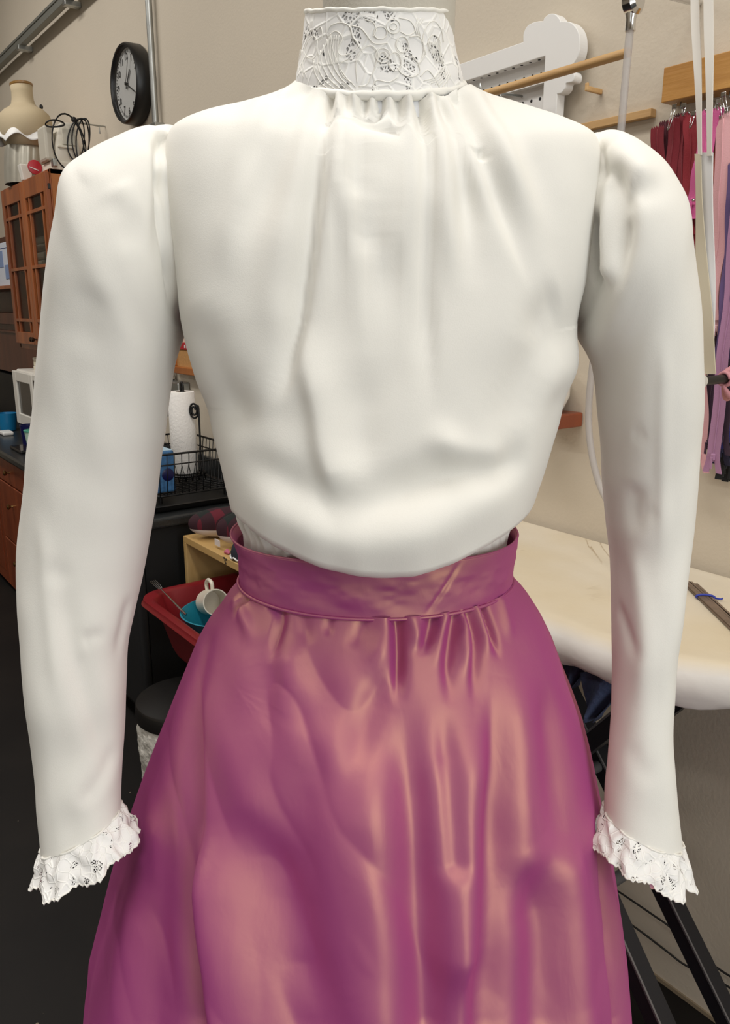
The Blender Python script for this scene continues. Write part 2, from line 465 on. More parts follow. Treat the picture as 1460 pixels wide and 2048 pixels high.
# ------------------------------------------------------------------ setting
W = 1.5
struct(MB().box(-9, 4, -5, 1.6, -0.1, 0).build('floor', M['floor'], origin=(0, 0, 0)))
struct(MB().box(-9, 4, W, W + 0.1, 0, 4.5).build('wall_right', M['wall']))
struct(MB().box(-9.1, -9, -5, W, 0, 4.5).build('wall_far', M['wall']))
struct(MB().box(4, 4.1, -5, W, 0, 4.5).build('wall_near', M['wall']))
struct(MB().box(-9, 4, -5.1, -5, 0, 4.5).build('wall_left', M['wall']))
struct(MB().box(-9, 4, -5, W, 4.5, 4.6).build('ceiling', M['ceil']))
struct(MB().box(-2.55, 3.9, W - 0.005, W, 0, 0.010).build('baseboard_right', mat('floor_trim', '#8d7d66', 0.6)))

# ------------------------------------------------------------------ dress form, blouse and skirt (camera-level frame, axis DX, DY)
DX, DY = 0.022, 0.82
ROOT = CW(np.array([DX, DY, 0.0]))

def silpts(px_list, b, D=DY):
    out = []
    for x, y in px_list:
        r = ray(x, y); m, q = r[0] / r[1], r[2] / r[1]
        out.append((CAM_H + q * (D - b * b / D), m))
    out.sort()
    return np.array(out)
def ring_fit(ml, mr, b, D=DY):
    """half width and centre of an ellipse of depth b whose outline is seen along slopes ml and mr"""
    lo, hi = 0.0, 2.0
    for _ in range(50):
        a = (lo + hi) / 2
        if math.sqrt(a * a + ml * ml * b * b) + math.sqrt(a * a + mr * mr * b * b) < (mr - ml) * D: lo = a
        else: hi = a
    return a, ml * D + math.sqrt(a * a + ml * ml * b * b)
def interp(z, tab, w=0.007):
    ofs = np.linspace(-2, 2, 17); k = np.exp(-ofs ** 2 / 1.2); k /= k.sum()
    return float(sum(kk * np.interp(z + w * o, tab[:, 0], tab[:, 1]) for o, kk in zip(ofs, k)))
def plane_pts(px_list, Y):
    out = []
    for x, y in px_list:
        r = ray(x, y); t = Y / r[1]
        out.append((r[0] * t, CAM_H + r[2] * t))
    return np.array(out)
def smoothstep(x):
    x = np.clip(x, 0, 1); return x * x * (3 - 2 * x)
def to_px(P):
    """where points of the camera-level frame fall in the photo"""
    dz = P[..., 2] - CAM_H
    dep = P[..., 1] * cp - dz * sp; up = dz * cp + P[..., 1] * sp
    return 730 + P[..., 0] / dep * FPX, 1024 - up / dep * FPX
class Folds:
    """fold heights on a cloth surface; each fold runs along a line traced on the surface"""
    def __init__(self, P, N, mask):
        self.shape = P.shape[:2]; self.idx = np.nonzero(mask.ravel())[0]
        self.P = P.reshape(-1, 3)[self.idx]; self.N = N.reshape(-1, 3)[self.idx]
        self.px, self.py = to_px(self.P); self.d = np.zeros(len(self.idx))
    def add(self, px, amp, w1, w2=None, t0=0.2, t1=0.35):
        w2 = w1 if w2 is None else w2
        q = [(p[0], p[1]) for p in (smoothpath([(a[0], a[1], 0) for a in px], 4) if len(px) > 2 else [Vector((*px[0], 0)), Vector((*px[1], 0))])]
        pl = []
        for x, y in q:
            k = np.argmin((self.px - x) ** 2 + (self.py - y) ** 2); pl.append(self.P[k])
        pl = np.array(pl)
        for _ in range(2): pl[1:-1] = (pl[:-2] + 2 * pl[1:-1] + pl[2:]) / 4
        seg = np.diff(pl, axis=0); ln = np.linalg.norm(seg, axis=1); ok = ln > 1e-5
        W_ = 3.2 * max(w1, w2); lo, hi = pl.min(0) - W_, pl.max(0) + W_
        sel = np.nonzero(((self.P > lo) & (self.P < hi)).all(1))[0]
        V, N = self.P[sel], self.N[sel]
        best = np.full(len(sel), 1e9); bs = np.ones(len(sel)); bt = np.zeros(len(sel)); cum = np.concatenate([[0], np.cumsum(ln)])
        for k in range(len(seg)):
            if not ok[k]: continue
            e = V - pl[k]; t = np.clip((e @ seg[k]) / ln[k] ** 2, 0, 1)
            dv = np.linalg.norm(e - t[:, None] * seg[k], axis=1)
            sd = np.sign((np.cross(seg[k], e) * N).sum(1))
            u = dv < best
            best = np.where(u, dv, best); bs = np.where(u, sd, bs); bt = np.where(u, (cum[k] + t * ln[k]) / cum[-1], bt)
        w = np.where(bs > 0, w2, w1)
        tap = np.ones(len(sel))
        if t0 > 0: tap = tap * smoothstep(bt / t0)
        if t1 > 0: tap = tap * smoothstep((1 - bt) / t1)
        self.d[sel] += amp * np.exp(-(best / w) ** 2) * tap
    def field(self):
        f = np.zeros(self.shape[0] * self.shape[1]); f[self.idx] = self.d
        return f.reshape(self.shape)
def normals(P, wrap=True):
    if wrap: du = np.roll(P, -1, 1) - np.roll(P, 1, 1)
    else: du = np.gradient(P, axis=1)
    dv = np.gradient(P, axis=0)
    n = np.cross(du, dv); n /= (np.linalg.norm(n, axis=2, keepdims=True) + 1e-12)
    return n
def noise2(U, V, seed, octs=3):
    """smooth value noise"""
    r = np.random.default_rng(seed); tot = np.zeros(U.shape); amp = 1.0
    for o in range(octs):
        g = r.standard_normal((64, 64))
        u, v = (U * 2 ** o) % 64, (V * 2 ** o) % 64
        i, j = np.floor(u).astype(int) % 64, np.floor(v).astype(int) % 64
        fu, fv = smoothstep(u - np.floor(u)), smoothstep(v - np.floor(v)); i1, j1 = (i + 1) % 64, (j + 1) % 64
        tot += amp * ((g[i, j] * (1 - fu) + g[i1, j] * fu) * (1 - fv) + (g[i, j1] * (1 - fu) + g[i1, j1] * fu) * fv)
        amp *= 0.5
    return tot

form = thing('dress_form', 'grey linen dress form whose neck shows above the lace collar', 'dress form', tuple(ROOT), GAM)
def fb(prof, name, m, parent, smooth=True, sx=1.0, sy=1.0, cap0=True, cap1=True):
    mb = MB(); mb.lathe((0, 0, 0), prof, 40, sx, sy, cap0=cap0, cap1=cap1)
    v = np.array(mb.v); v[:, 0] += DX; v[:, 1] += DY
    mb.v = [tuple(p) for p in CW(v)]
    return mb.build(name, m, parent, smooth)
fb([(0.060, 1.70), (0.060, 1.77), (0.0605, 1.83), (0.0615, 1.868)], 'neck', M['neck'], form)
fb([(0.062, 1.868), (0.064, 1.872), (0.064, 1.884), (0.058, 1.889), (0.02, 1.892)], 'neck_cap', M['birch'], form)
fb([(0.125, 1.10), (0.135, 1.2), (0.12, 1.28), (0.125, 1.36), (0.145, 1.47), (0.15, 1.58), (0.14, 1.66), (0.06, 1.72)], 'torso', M['neck'], form, sx=1.0, sy=0.60)
fb([(0.018, 0.04), (0.018, 1.12)], 'pole', M['blackmetal'], form)
fb([(0.20, 0.0), (0.20, 0.02), (0.03, 0.045)], 'base', M['blackmetal'], form)

blouse = thing('blouse', 'cream cotton blouse with puffed shoulders and lace trim on the dress form', 'blouse', tuple(ROOT), GAM)

# ---- blouse body
NU = 320
phi = np.linspace(0, 2 * math.pi, NU, endpoint=False)      # phi = 0 faces right, -pi/2 (3pi/2) faces the camera
L_body = [(600, 172), (560, 186), (520, 200), (440, 222), (380, 239), (346, 254), (338, 290), (342, 380), (352, 480), (366, 600), (384, 700), (405, 780), (426, 850), (450, 930), (470, 1010), (478, 1062)]
R_body = [(918, 165), (945, 172), (985, 190), (1080, 228), (1148, 256), (1182, 272), (1189, 312), (1181, 400), (1168, 500), (1154, 600), (1144, 690), (1130, 760), (1112, 830), (1085, 910), (1064, 980), (1048, 1030), (1034, 1070)]
tl, tr_ = silpts(L_body, 0.09), silpts(R_body, 0.09)
ztop = 1.748
zbot = 1.327
ts = np.concatenate([np.linspace(0, 0.22, 90, endpoint=False), np.linspace(0.22, 1, 230)])
zr = ztop + (zbot - ztop) * ts
rows = []
bf_t = np.array([(1.30, 0.150), (1.335, 0.158), (1.37, 0.156), (1.45, 0.142), (1.55, 0.128), (1.62, 0.116), (1.67, 0.105), (1.70, 0.094), (1.73, 0.080), (1.755, 0.076)])
bb_t = np.array([(1.30, 0.10), (1.45, 0.11), (1.6, 0.115), (1.66, 0.105), (1.72, 0.08), (1.755, 0.074)])
for z in zr:
    zs_ = z + 0.038 * float(smoothstep(np.array((1.52 - z) / 0.193)))
    ml, mr = interp(zs_, tl), interp(zs_, tr_)
    bf, bb = interp(z, bf_t, 0.015), interp(z, bb_t, 0.015)
    a, xo = ring_fit(ml, mr, 0.09)
    s_, c_ = np.sin(phi), np.cos(phi)
    k = 0.86 - 0.20 * smoothstep(np.array((z - 1.45) / 0.1)) * smoothstep(np.array((1.745 - z) / 0.03))   # squarer section across the shoulders
    X = xo + a * np.sign(c_) * np.abs(c_) ** k
    Y = DY + np.where(s_ < 0, bf, bb) * np.sign(s_) * np.abs(s_) ** k
    # neckline is lower at the front
    dip = -0.027 * np.exp(-((z - ztop) / 0.045) ** 2) * np.clip(-s_, -0.6, 1) ** 2 * np.sign(-s_)
    # the pouch hangs lowest at the middle of the front
    lift = 0.038 * smoothstep((1.52 - z) / 0.193) * (1 - np.clip(-s_, 0, 1) ** 4)
    rows.append(np.stack([X, Y, z + dip + lift], 1))
P = np.array(rows)
Nrm = normals(P)
cen = np.array([DX, DY, 0]); rad = P - cen; rad[..., 2] = 0
Nrm *= np.sign((Nrm * rad).sum(2, keepdims=True) + 1e-9)
X, Z = P[..., 0], P[..., 2]
front = smoothstep((0.25 - Nrm[..., 1]) / 0.5) * (P[..., 1] < DY + 0.02)
FD = Folds(P, Nrm, front > 0.02)
GAIN = 1.45
def C(px, amp, w1, w2=None, t0=0.2, t1=0.35):
    FD.add(px, amp * GAIN, w1, w2, t0, t1)
# gathers under the collar that open into long falling folds
for px, amp, w1, w2, t1 in [
    ([(668, 196), (648, 330), (622, 500), (598, 640), (574, 760), (545, 815)], -.0085, .013, .0055, .25),
    ([(688, 196), (680, 300), (668, 420)], -.005, .005, .006, .7), ([(700, 196), (698, 240), (698, 280)], -.004, .004, .004, .6),
    ([(725, 196), (716, 300), (720, 380), (738, 470), (758, 580), (772, 760)], -.0085, .006, .014, .6),
    ([(757, 196), (748, 300), (742, 420)], -.005, .005, .007, .7), ([(790, 196), (796, 310), (802, 440)], -.006, .006, .006, .7),
    ([(832, 196), (852, 290), (868, 420)], -.006, .005, .008, .7), ([(852, 200), (857, 400), (859, 640), (868, 850)], -.005, .012, .004, .4),
    ([(893, 196), (922, 320), (936, 440), (945, 590)], -.009, .012, .014, .5), ([(925, 196), (962, 300), (1010, 430), (1080, 600)], -.006, .006, .014, .5),
    ([(678, 196), (664, 330), (645, 500), (628, 680)], .006, .008, .010, .6), ([(708, 196), (700, 330), (705, 500), (722, 700)], .007, .009, .011, .6),
    ([(742, 196), (735, 300), (748, 430), (775, 580)], .008, .007, .010, .5), ([(773, 196), (776, 280), (780, 360)], .005, .005, .005, .7),
    ([(812, 196), (826, 340), (830, 480), (822, 700)], .007, .012, .014, .6), ([(845, 196), (856, 260), (864, 330)], .004, .004, .005, .7),
    ([(872, 196), (892, 330), (900, 480), (900, 660)], .007, .010, .012, .6), ([(908, 196), (945, 320), (980, 460)], .006, .008, .010, .6),
    ([(620, 188), (565, 300), (505, 420), (475, 560)], -.005, .012, .018, .5), ([(560, 200), (515, 300), (488, 410)], -.0045, .010, .014, .5),
    ([(642, 192), (600, 340), (555, 560), (520, 740)], .006, .018, .022, .5), ([(540, 212), (485, 400), (455, 600)], .004, .018, .022, .5),
    ([(958, 196), (1020, 330), (1080, 480)], .005, .014, .016, .5), ([(985, 200), (1060, 320), (1115, 480)], -.004, .012, .016, .5)]:
    C(px, amp, w1, w2, 0.0, t1)
for x0, x1, y1, amp, w in [(662, 654, 270, -.005, .0035), (676, 672, 262, .0045, .0035), (694, 690, 250, -.004, .003), (714, 712, 275, .004, .004), (733, 728, 290, -.005, .0035), (748, 748, 262, .0045, .0035), (764, 762, 272, -.004, .0035), (781, 786, 258, .004, .0035), (798, 806, 268, -.0045, .0035), (818, 828, 262, .004, .004), (838, 850, 255, -.005, .003), (858, 870, 262, .004, .0035), (878, 896, 258, -.0045, .0035), (894, 912, 270, .004, .004), (912, 934, 268, -.0045, .004)]:
    C([(x0, 196), ((x0 + x1) / 2, (196 + y1) / 2), (x1, y1)], amp * .6, w, None, 0.0, 0.85)
C([(952, 284), (968, 318)], -.003, .003, None, 0.3, 0.3)
# drag lines and the slack above the waist
C([(1142, 640), (1095, 690), (1060, 750), (1010, 840), (950, 890)], -.0065, .028, .022, 0.25, 0.35)
C([(1132, 590), (1085, 630), (1040, 690)], -.004, .018, None, 0.25, 0.5)
C([(1125, 720), (1085, 780), (1050, 850), (1030, 900)], .005, .022, None, 0.3, 0.4)
C([(850, 835), (900, 895), (960, 914), (1045, 912)], .0055, .015, .014, 0.35, 0.3)
C([(1066, 905), (1000, 934), (920, 946), (820, 980), (735, 1012), (670, 1022)], -.0095, .020, .015, 0.2, 0.35)
C([(600, 640), (628, 780), (646, 880), (664, 960), (692, 1006)], .0065, .010, .020, 0.4, 0.2)
C([(745, 700), (730, 800), (720, 900), (740, 985)], -.004, .018, .018, 0.4, 0.4)
C([(425, 800), (500, 840), (570, 850), (640, 845)], -.005, .022, .020, 0.3, 0.5)
C([(455, 900), (540, 950), (620, 990), (700, 1035), (800, 1040)], -.005, .022, .020, 0.3, 0.4)
C([(480, 960), (560, 1015), (650, 1060), (750, 1085), (850, 1065), (960, 1010), (1050, 950)], .005, .022, None, 0.3, 0.3)
C([(392, 600), (420, 700), (460, 790), (530, 830)], -.004, .026, None, 0.3, 0.4)
d = FD.field() + 0.0012 * noise2(X * 22 + 9, Z * 14, 3, 2)
P = P + Nrm * (d * front)[..., None]
# pouch turns under and the gathered tail goes down inside the waistband
zl, ml_, mr_ = 1.315, None, None
wl = silpts([(466, 1040), (470, 1075), (485, 1165)], 0.09); wr = silpts([(1034, 1040), (1028, 1078), (1021, 1160)], 0.09)
def waist_ring(z, off=0.0, wave=0.0):
    ml, mr = interp(z, wl), interp(z, wr)
    a, xo = ring_fit(ml, mr, 0.115)
    g = wave * (np.sin(phi * 46 + 2 * np.sin(phi * 5)) * 0.6 + np.sin(phi * 31 + 1) * 0.4)
    return np.stack([xo + (a - off + g) * np.cos(phi), DY + (0.118 - off + g) * np.sin(phi), np.full(NU, z)], 1)
last = P[-1]
tail = []
zend = last[:, 2]
inn = waist_ring(1.335, 0.002, 0.003)
for k, (f, dz) in enumerate([(0.10, -0.005), (0.25, -0.0085), (0.45, -0.009), (0.65, -0.005), (0.82, 0.000), (0.94, 0.004)]):
    r = last * (1 - f) + inn * f; r[:, 2] = zend + dz; tail.append(r)
zs0 = tail[-1][:, 2].copy()
for k in range(1, 15):
    f = k / 14
    r = waist_ring(1.335, 0.004 + 0.006 * float(smoothstep(np.array((f - .25) / .3))), 0.0045 * float(smoothstep(np.array(f * 3))) * float(smoothstep(np.array((.75 - f) / .4))) + 0.0008); r[:, 2] = zs0 * (1 - f) + 1.285 * f; tail.append(r)
P = np.concatenate([P, np.array(tail)], 0)
MB().grid(CW(P), wrap_v=True).build('bodice', M['cream'], blouse, True, angle=2.5)

# ---- collar
lc = silpts([(614, 28), (602, 100), (592, 178)], 0.065); rc = silpts([(899, 24), (912, 95), (927, 176)], 0.065)
def collar_ring(t, off=0.0):
    """t = 0 bottom, 1 top; the front sits lower"""
    zlo, zhi = 1.749, 1.812
    z = zlo + (zhi - zlo) * t
    ml, mr = interp(z, lc), interp(z, rc)
    a, xo = ring_fit(ml, mr, 0.068)
    s_, c_ = np.sin(phi), np.cos(phi)
    b = 0.076 * (1 - t) + 0.070 * t
    return np.stack([xo + (a + off) * c_, DY + (b + off) * s_, z + s_ * (0.027 * (1 - t) + 0.021 * t)], 1)
cg = np.array([collar_ring(t, 0.0008 * math.sin(t * 9)) for t in np.linspace(-0.02, 1, 40)])
collar = MB().grid(CW(cg), wrap_v=True).build('collar', M['lace_collar'], blouse, True, angle=2.5, solid=0.0016)
collar['label'] = 'white floral lace stand collar'
cgi = np.array([collar_ring(t, -0.0022) for t in np.linspace(-0.22, 0.985, 14)])
MB().grid(CW(cgi), wrap_v=True).build('lining', mat('collar_lining', '#e3e3e5', 0.8), collar, True, angle=2.5)
for t, r, nm in [(0.03, 0.0040, 'lower_binding'), (0.998, 0.0019, 'upper_binding')]:
    rg = CW(collar_ring(t, 0.001)); k = np.arange(NU)
    rg[:, 2] += 0.0003 * np.sin(k * 0.5) + 0.0004 * np.sin(k * 0.19)
    MB().tube([tuple(p) for p in rg[::2]], r, 8, closed=True).build(nm, M['cream'], collar, True, angle=2.5)
# lace motif cords: petals, ovals and trailing threads drawn in (angle, height) on the collar
def on_collar(u, t):
    """u = -1..1 across the front half, t = height"""
    an = -math.pi / 2 + u * math.pi / 2
    i = an / (2 * math.pi) * NU % NU
    r = collar_ring(t, 0.0018); i0 = int(i) % NU; f = i - int(i)
    return tuple(CW(r[i0] * (1 - f) + r[(i0 + 1) % NU] * f))
def pxuv(cx, cy):
    """position on the collar front from its own width and height, 0..1460 by 0..1533 pattern units"""
    return (math.asin(max(-.98, min(.98, (cx - 745) / (560 + (cy - 120) * 0.08)))) / (math.pi / 2), 1 - (cy - 125) / 570)
mo = MB()
def cord(pts, r=0.00055, closed=False):
    q = smoothpath([(p[0], p[1], 0) for p in pts], 6) if len(pts) > 2 else [Vector((p[0], p[1], 0)) for p in pts]
    w = [on_collar(*pxuv(a.x, a.y)) for a in q]
    mo.tube(w, r * .75, 5, closed=closed)
def loop(cx, cy, rx, ry, rot=0.0, n=12):
    return [(cx + rx * math.cos(t) * math.cos(rot) - ry * math.sin(t) * math.sin(rot), cy + rx * math.cos(t) * math.sin(rot) + ry * math.sin(t) * math.cos(rot)) for t in np.linspace(0, 2 * math.pi, n)]
for c_ in [(840, 235, 48, 45), (900, 350, 42, 52), (765, 420, 48, 46), (845, 460, 42, 60), (750, 275, 45, 40), (840, 235, 25, 22), (765, 420, 24, 22)]:
    cord(loop(*c_))
for pl in [[(590, 600), (585, 480), (610, 400), (680, 355), (730, 400), (720, 470), (680, 560), (650, 610), (600, 620)],
           [(385, 300), (440, 265), (490, 310), (460, 380), (480, 420), (540, 410), (600, 360), (560, 300), (540, 240), (480, 210), (400, 230), (370, 280)],
           [(560, 440), (500, 460), (470, 500), (500, 560), (560, 600)], [(920, 420), (980, 440), (1010, 520), (960, 560), (890, 540), (860, 500)],
           [(950, 300), (1020, 300), (1050, 380), (1010, 470), (960, 420)], [(1060, 420), (1045, 320), (1080, 230), (1140, 200), (1190, 260), (1200, 340)],
           [(1090, 400), (1085, 330), (1125, 290), (1170, 330), (1165, 430), (1185, 500)], [(880, 180), (960, 200), (990, 260), (940, 290), (890, 270)],
           [(550, 230), (620, 250), (690, 330), (730, 345), (800, 340)], [(640, 190), (700, 210), (720, 260), (700, 300)],
           [(240, 330), (280, 300), (310, 340), (300, 440), (250, 450), (215, 410), (240, 330)], [(300, 260), (330, 240), (345, 300), (320, 330)],
           [(1010, 560), (1060, 520), (1100, 560), (1140, 640)], [(690, 620), (720, 580), (800, 590), (860, 560)]]:
    cord(pl)
for k in range(6):
    cord([(290 + k * 22, 470 - k * 38), (300 + k * 26, 540 - k * 28), (345 + k * 30, 610 - k * 15), (420 + k * 32, 655 - k * 6)], 0.00045)
    cord([(1230 - k * 12, 560 - k * 10), (1200 - k * 18, 600 - k * 6), (1160 - k * 26, 640 - k * 10)][::1], 0.00045)
for k in range(5):
    cord([(1095 + k * 17, 330 + (k % 2) * 8), (1105 + k * 17, 400), (1130 + k * 13, 480)], 0.0004)
    cord([(395 + k * 17, 290), (390 + k * 17, 400), (400 + k * 15, 480)], 0.0004)
for k in range(3):
    cord([(1060 - k * 22, 180), (1020 - k * 14, 240), (1030 - k * 12, 300)], 0.0004)
    cord([(170 + k * 14, 400), (165 + k * 20, 500), (190 + k * 26, 590)], 0.0004)
mo.build('lace_cords', M['cream'], collar, True, angle=2.5)

# ---- sleeves
def sleeve(name, rings, creases, ypath, depth, seed):
    """rings: (outer px, inner px); ypath: distance of the ring centre; depth: half depth"""
    n = len(rings); K = 150; NV = 150
    s = np.linspace(0, n - 1, K)
    def col(vals):
        v = np.array(vals, float); t = np.arange(n)
        # cubic Hermite through the stations
        m = np.gradient(v); i = np.minimum(s.astype(int), n - 2); f = s - i
        h00, h10, h01, h11 = 2 * f**3 - 3 * f**2 + 1, f**3 - 2 * f**2 + f, -2 * f**3 + 3 * f**2, f**3 - f**2
        return h00 * v[i] + h10 * m[i] + h01 * v[i + 1] + h11 * m[i + 1]
    ox, oy = col([r[0][0] for r in rings]), col([r[0][1] for r in rings])
    ix, iy = col([r[1][0] for r in rings]), col([r[1][1] for r in rings])
    yc, dp = col(ypath), col(depth)
    th = np.linspace(0, 2 * math.pi, NV, endpoint=False)
    P = np.zeros((K, NV, 3))
    for k in range(K):
        o = plane_pts([(ox[k], oy[k])], yc[k])[0]; i = plane_pts([(ix[k], iy[k])], yc[k])[0]
        c = (o + i) / 2; h = (o - i) / 2
        cc = np.sign(np.cos(th)) * np.abs(np.cos(th)) ** 0.9
        P[k, :, 0] = c[0] + h[0] * cc; P[k, :, 2] = c[1] + h[1] * cc
        P[k, :, 1] = yc[k] - dp[k] * np.sign(np.sin(th)) * np.abs(np.sin(th)) ** 0.9
    N = normals(P); cen = P.mean(1, keepdims=True)
    N *= np.sign((N * (P - cen)).sum(2, keepdims=True) + 1e-9)
    X, Z = P[..., 0], P[..., 2]; d = np.zeros(X.shape)
    fr = smoothstep((0.25 - N[..., 1]) / 0.5)
    fo = Folds(P, N, fr > 0.02)
    for c in creases: fo.add(*c)
    d = fo.field()
    d = d * fr + 0.0012 * noise2(X * 24 + 5, Z * 12 + 3, seed, 2)
    P = P + N * d[..., None]
    return P, MB().grid(CW(P), wrap_v=True).build(name, M['cream'], blouse, True, angle=2.5)
L_r = [((372, 262), (420, 620)), ((338, 250), (374, 640)), ((296, 254), (368, 665)), ((236, 278), (360, 690)), ((180, 310), (352, 712)), ((146, 345), (343, 745)),
       ((130, 420), (338, 780)), ((112, 520), (331, 830)), ((98, 620), (325, 880)), ((86, 720), (317, 930)), ((76, 820), (309, 985)),
       ((62, 920), (302, 1040)), ((49, 1020), (292, 1100)), ((41, 1110), (281, 1160)), ((43, 1200), (266, 1225)), ((50, 1300), (254, 1300)),
       ((59, 1400), (249, 1385)), ((68, 1490), (246, 1460)), ((77, 1580), (242, 1530)), ((83, 1640), (240, 1580)), ((87, 1690), (240, 1622))]
L_y = [DY + .005, DY + .0, DY - .005, DY - .01, DY - .015, DY - .02, DY - .02, DY - .02, DY - .02, DY - .02, DY - .02, DY - .025, DY - .03, DY - .035, DY - .045, DY - .055, DY - .065, DY - .07, DY - .08, DY - .085, DY - .09]
L_d = [.050, .066, .082, .088, .088, .085, .082, .078, .074, .070, .066, .062, .058, .055, .052, .048, .045, .042, .040, .038, .037]
L_c = [([(330, 262), (322, 300), (318, 350), (322, 420)], -.010, .006, .004, 0.1, 0.4), ([(336, 300), (333, 360), (338, 470), (350, 560)], .006, .006, .004, 0.2, 0.3),
       ([(322, 330), (326, 420), (336, 520), (345, 620)], -.010, .005, .004, 0.15, 0.3), ([(310, 280), (300, 340), (296, 420), (300, 520)], .004, .008, .008, 0.2, 0.4),
       ([(326, 258), (290, 275), (262, 300)], -.004, .006, .008, 0.1, 0.5), ([(238, 360), (265, 400), (290, 405)], .002, .012, None, 0.3, 0.3),
       ([(150, 370), (200, 345), (250, 340)], .002, .012, None, 0.3, 0.4), ([(215, 380), (240, 430), (255, 520)], -.003, .014, None, 0.3, 0.4),
       ([(190, 560), (170, 650), (160, 720)], -.003, .02, None, 0.3, 0.4), ([(75, 1010), (95, 1150), (110, 1300), (140, 1500)], .003, .01, None, 0.2, 0.4),
       ([(120, 1160), (140, 1300), (190, 1440), (225, 1560)], -.005, .012, .016, 0.2, 0.3), ([(165, 1285), (190, 1268), (215, 1262)], -.002, .007, .005, 0.15, 0.5),
       ([(175, 1290), (165, 1300), (160, 1330)], .001, .006, None, 0.3, 0.5), ([(90, 1130), (100, 1135), (140, 1180)], -.0015, .010, None, 0.2, 0.5),
       ([(262, 1180), (245, 1260), (235, 1330)], -.003, .008, None, 0.3, 0.4), ([(235, 1480), (205, 1560), (150, 1620)], -.003, .010, None, 0.3, 0.3)]
PL, _ = sleeve('sleeve', L_r, L_c, L_y, L_d, 11)
R_r = [((1155, 276), (1105, 620)), ((1190, 264), (1152, 640)), ((1222, 264), (1160, 662)), ((1262, 285), (1170, 690)), ((1312, 325), (1185, 716)), ((1353, 378), (1196, 745)),
       ((1364, 470), (1202, 790)), ((1376, 570), (1207, 850)), ((1385, 670), (1211, 900)), ((1390, 760), (1214, 950)), ((1389, 850), (1217, 1000)),
       ((1383, 940), (1221, 1050)), ((1374, 1030), (1226, 1110)), ((1365, 1120), (1230, 1170)), ((1356, 1210), (1232, 1235)), ((1348, 1300), (1231, 1300)),
       ((1342, 1390), (1228, 1380)), ((1341, 1470), (1225, 1450)), ((1346, 1550), (1220, 1530)), ((1352, 1620), (1214, 1580)), ((1360, 1680), (1212, 1626))]
R_y = [DY + .005, DY + .0, DY - .005, DY - .01, DY - .01, DY - .01, DY - .01, DY - .01, DY - .01, DY - .01, DY - .01, DY - .015, DY - .02, DY - .03, DY - .04, DY - .05, DY - .06, DY - .07, DY - .08, DY - .085, DY - .09]
R_c = [([(1196, 272), (1198, 330), (1205, 400), (1215, 450)], -.009, .005, .006, 0.1, 0.4), ([(1192, 330), (1178, 400), (1172, 450)], .006, .006, .006, 0.2, 0.3),
       ([(1205, 340), (1212, 430), (1218, 520), (1212, 570)], .009, .006, .010, 0.15, 0.15), ([(1222, 330), (1240, 400), (1245, 480), (1235, 560)], -.007, .010, .012, 0.2, 0.3),
       ([(1190, 420), (1184, 500), (1196, 590)], -.011, .005, .006, 0.2, 0.3), ([(1210, 290), (1250, 320), (1290, 345), (1320, 360)], .004, .010, .010, 0.2, 0.3),
       ([(1240, 380), (1260, 400), (1280, 380), (1330, 390)], -.004, .012, None, 0.2, 0.4), ([(1250, 430), (1245, 520), (1235, 590)], -.004, .008, None, 0.2, 0.4),
       ([(1262, 865), (1285, 872), (1300, 868)], -.0012, .008, None, 0.3, 0.4), ([(1280, 1020), (1300, 1028), (1325, 1022)], -.001, .008, None, 0.3, 0.4),
       ([(1328, 660), (1326, 820), (1325, 1000), (1322, 1150)], .0025, .006, .008, 0.2, 0.3), ([(1262, 1080), (1280, 1180), (1292, 1300), (1270, 1420)], .004, .012, .010, 0.2, 0.3),
       ([(1235, 1200), (1262, 1280), (1285, 1340)], -.003, .008, None, 0.2, 0.4), ([(1250, 1480), (1275, 1530), (1320, 1570)], -.002, .012, None, 0.3, 0.4),
       ([(1270, 960), (1268, 1020), (1280, 1080)], -.004, .012, None, 0.3, 0.4)]
PR, _ = sleeve('sleeve', R_r, R_c, R_y, L_d, 23)

# ---- lace cuffs
def cuff(P, length, flare, seed, lean, edge):
    base = P[-1]; NV = base.shape[0]; K = 26; c = base.mean(0)
    th = np.linspace(0, 2 * math.pi, NV, endpoint=False)
    ax = (P[-1].mean(0) - P[-8].mean(0)); ax /= np.linalg.norm(ax)
    r = np.random.default_rng(seed)
    ph = r.uniform(0, 6.28, 6)
    G = []
    for k in range(K):
        t = k / (K - 1)
        wv = (np.sin(th * 7 + ph[0]) * 0.5 + np.sin(th * 12 + ph[1]) * 0.35 + np.sin(th * 19 + ph[2]) * 0.2)
        rr = base - c; nr = np.linalg.norm(rr, axis=1, keepdims=True); u = rr / nr
        ln = length * (1 + 0.06 * np.sin(th * 7 + ph[3]) + 0.08 * np.sin(th * 3 + ph[4]) + edge * np.cos(th))
        sc = 0.0015 * np.sin(th * 60) * (t > 0.95)
        p = base + u * ((flare * (t ** 0.75) + 0.0062 * wv * t ** 0.6)[:, None]) + ax * ((ln * t)[:, None] + sc[:, None]) + np.array(lean) * t
        # layered petals of the lace
        p = p + u * (0.0018 * np.sin(t * 9 + 2 * np.sin(th * 9)))[:, None]
        G.append(p)
    o = MB().grid(CW(np.array(G)), wrap_v=True).build('cuff_ruffle', M['lace_cuff'], blouse, True, angle=2.5)
    o['label'] = 'white lace ruffle at the sleeve end'
    th_i = list(range(0, NV, 2)); cc = CW(np.array(G[0]))
    MB().tube([tuple(cc[i]) for i in th_i], 0.0013, 6, closed=True).build('hem_piping', M['cream'], o, True, angle=2.5)
    e2 = CW(np.array(G[-1]))
    MB().tube([tuple(p) for p in e2], 0.0009, 5, closed=True).build('scalloped_edge', M['cream'], o, True, angle=2.5)
    return o, np.array(G)
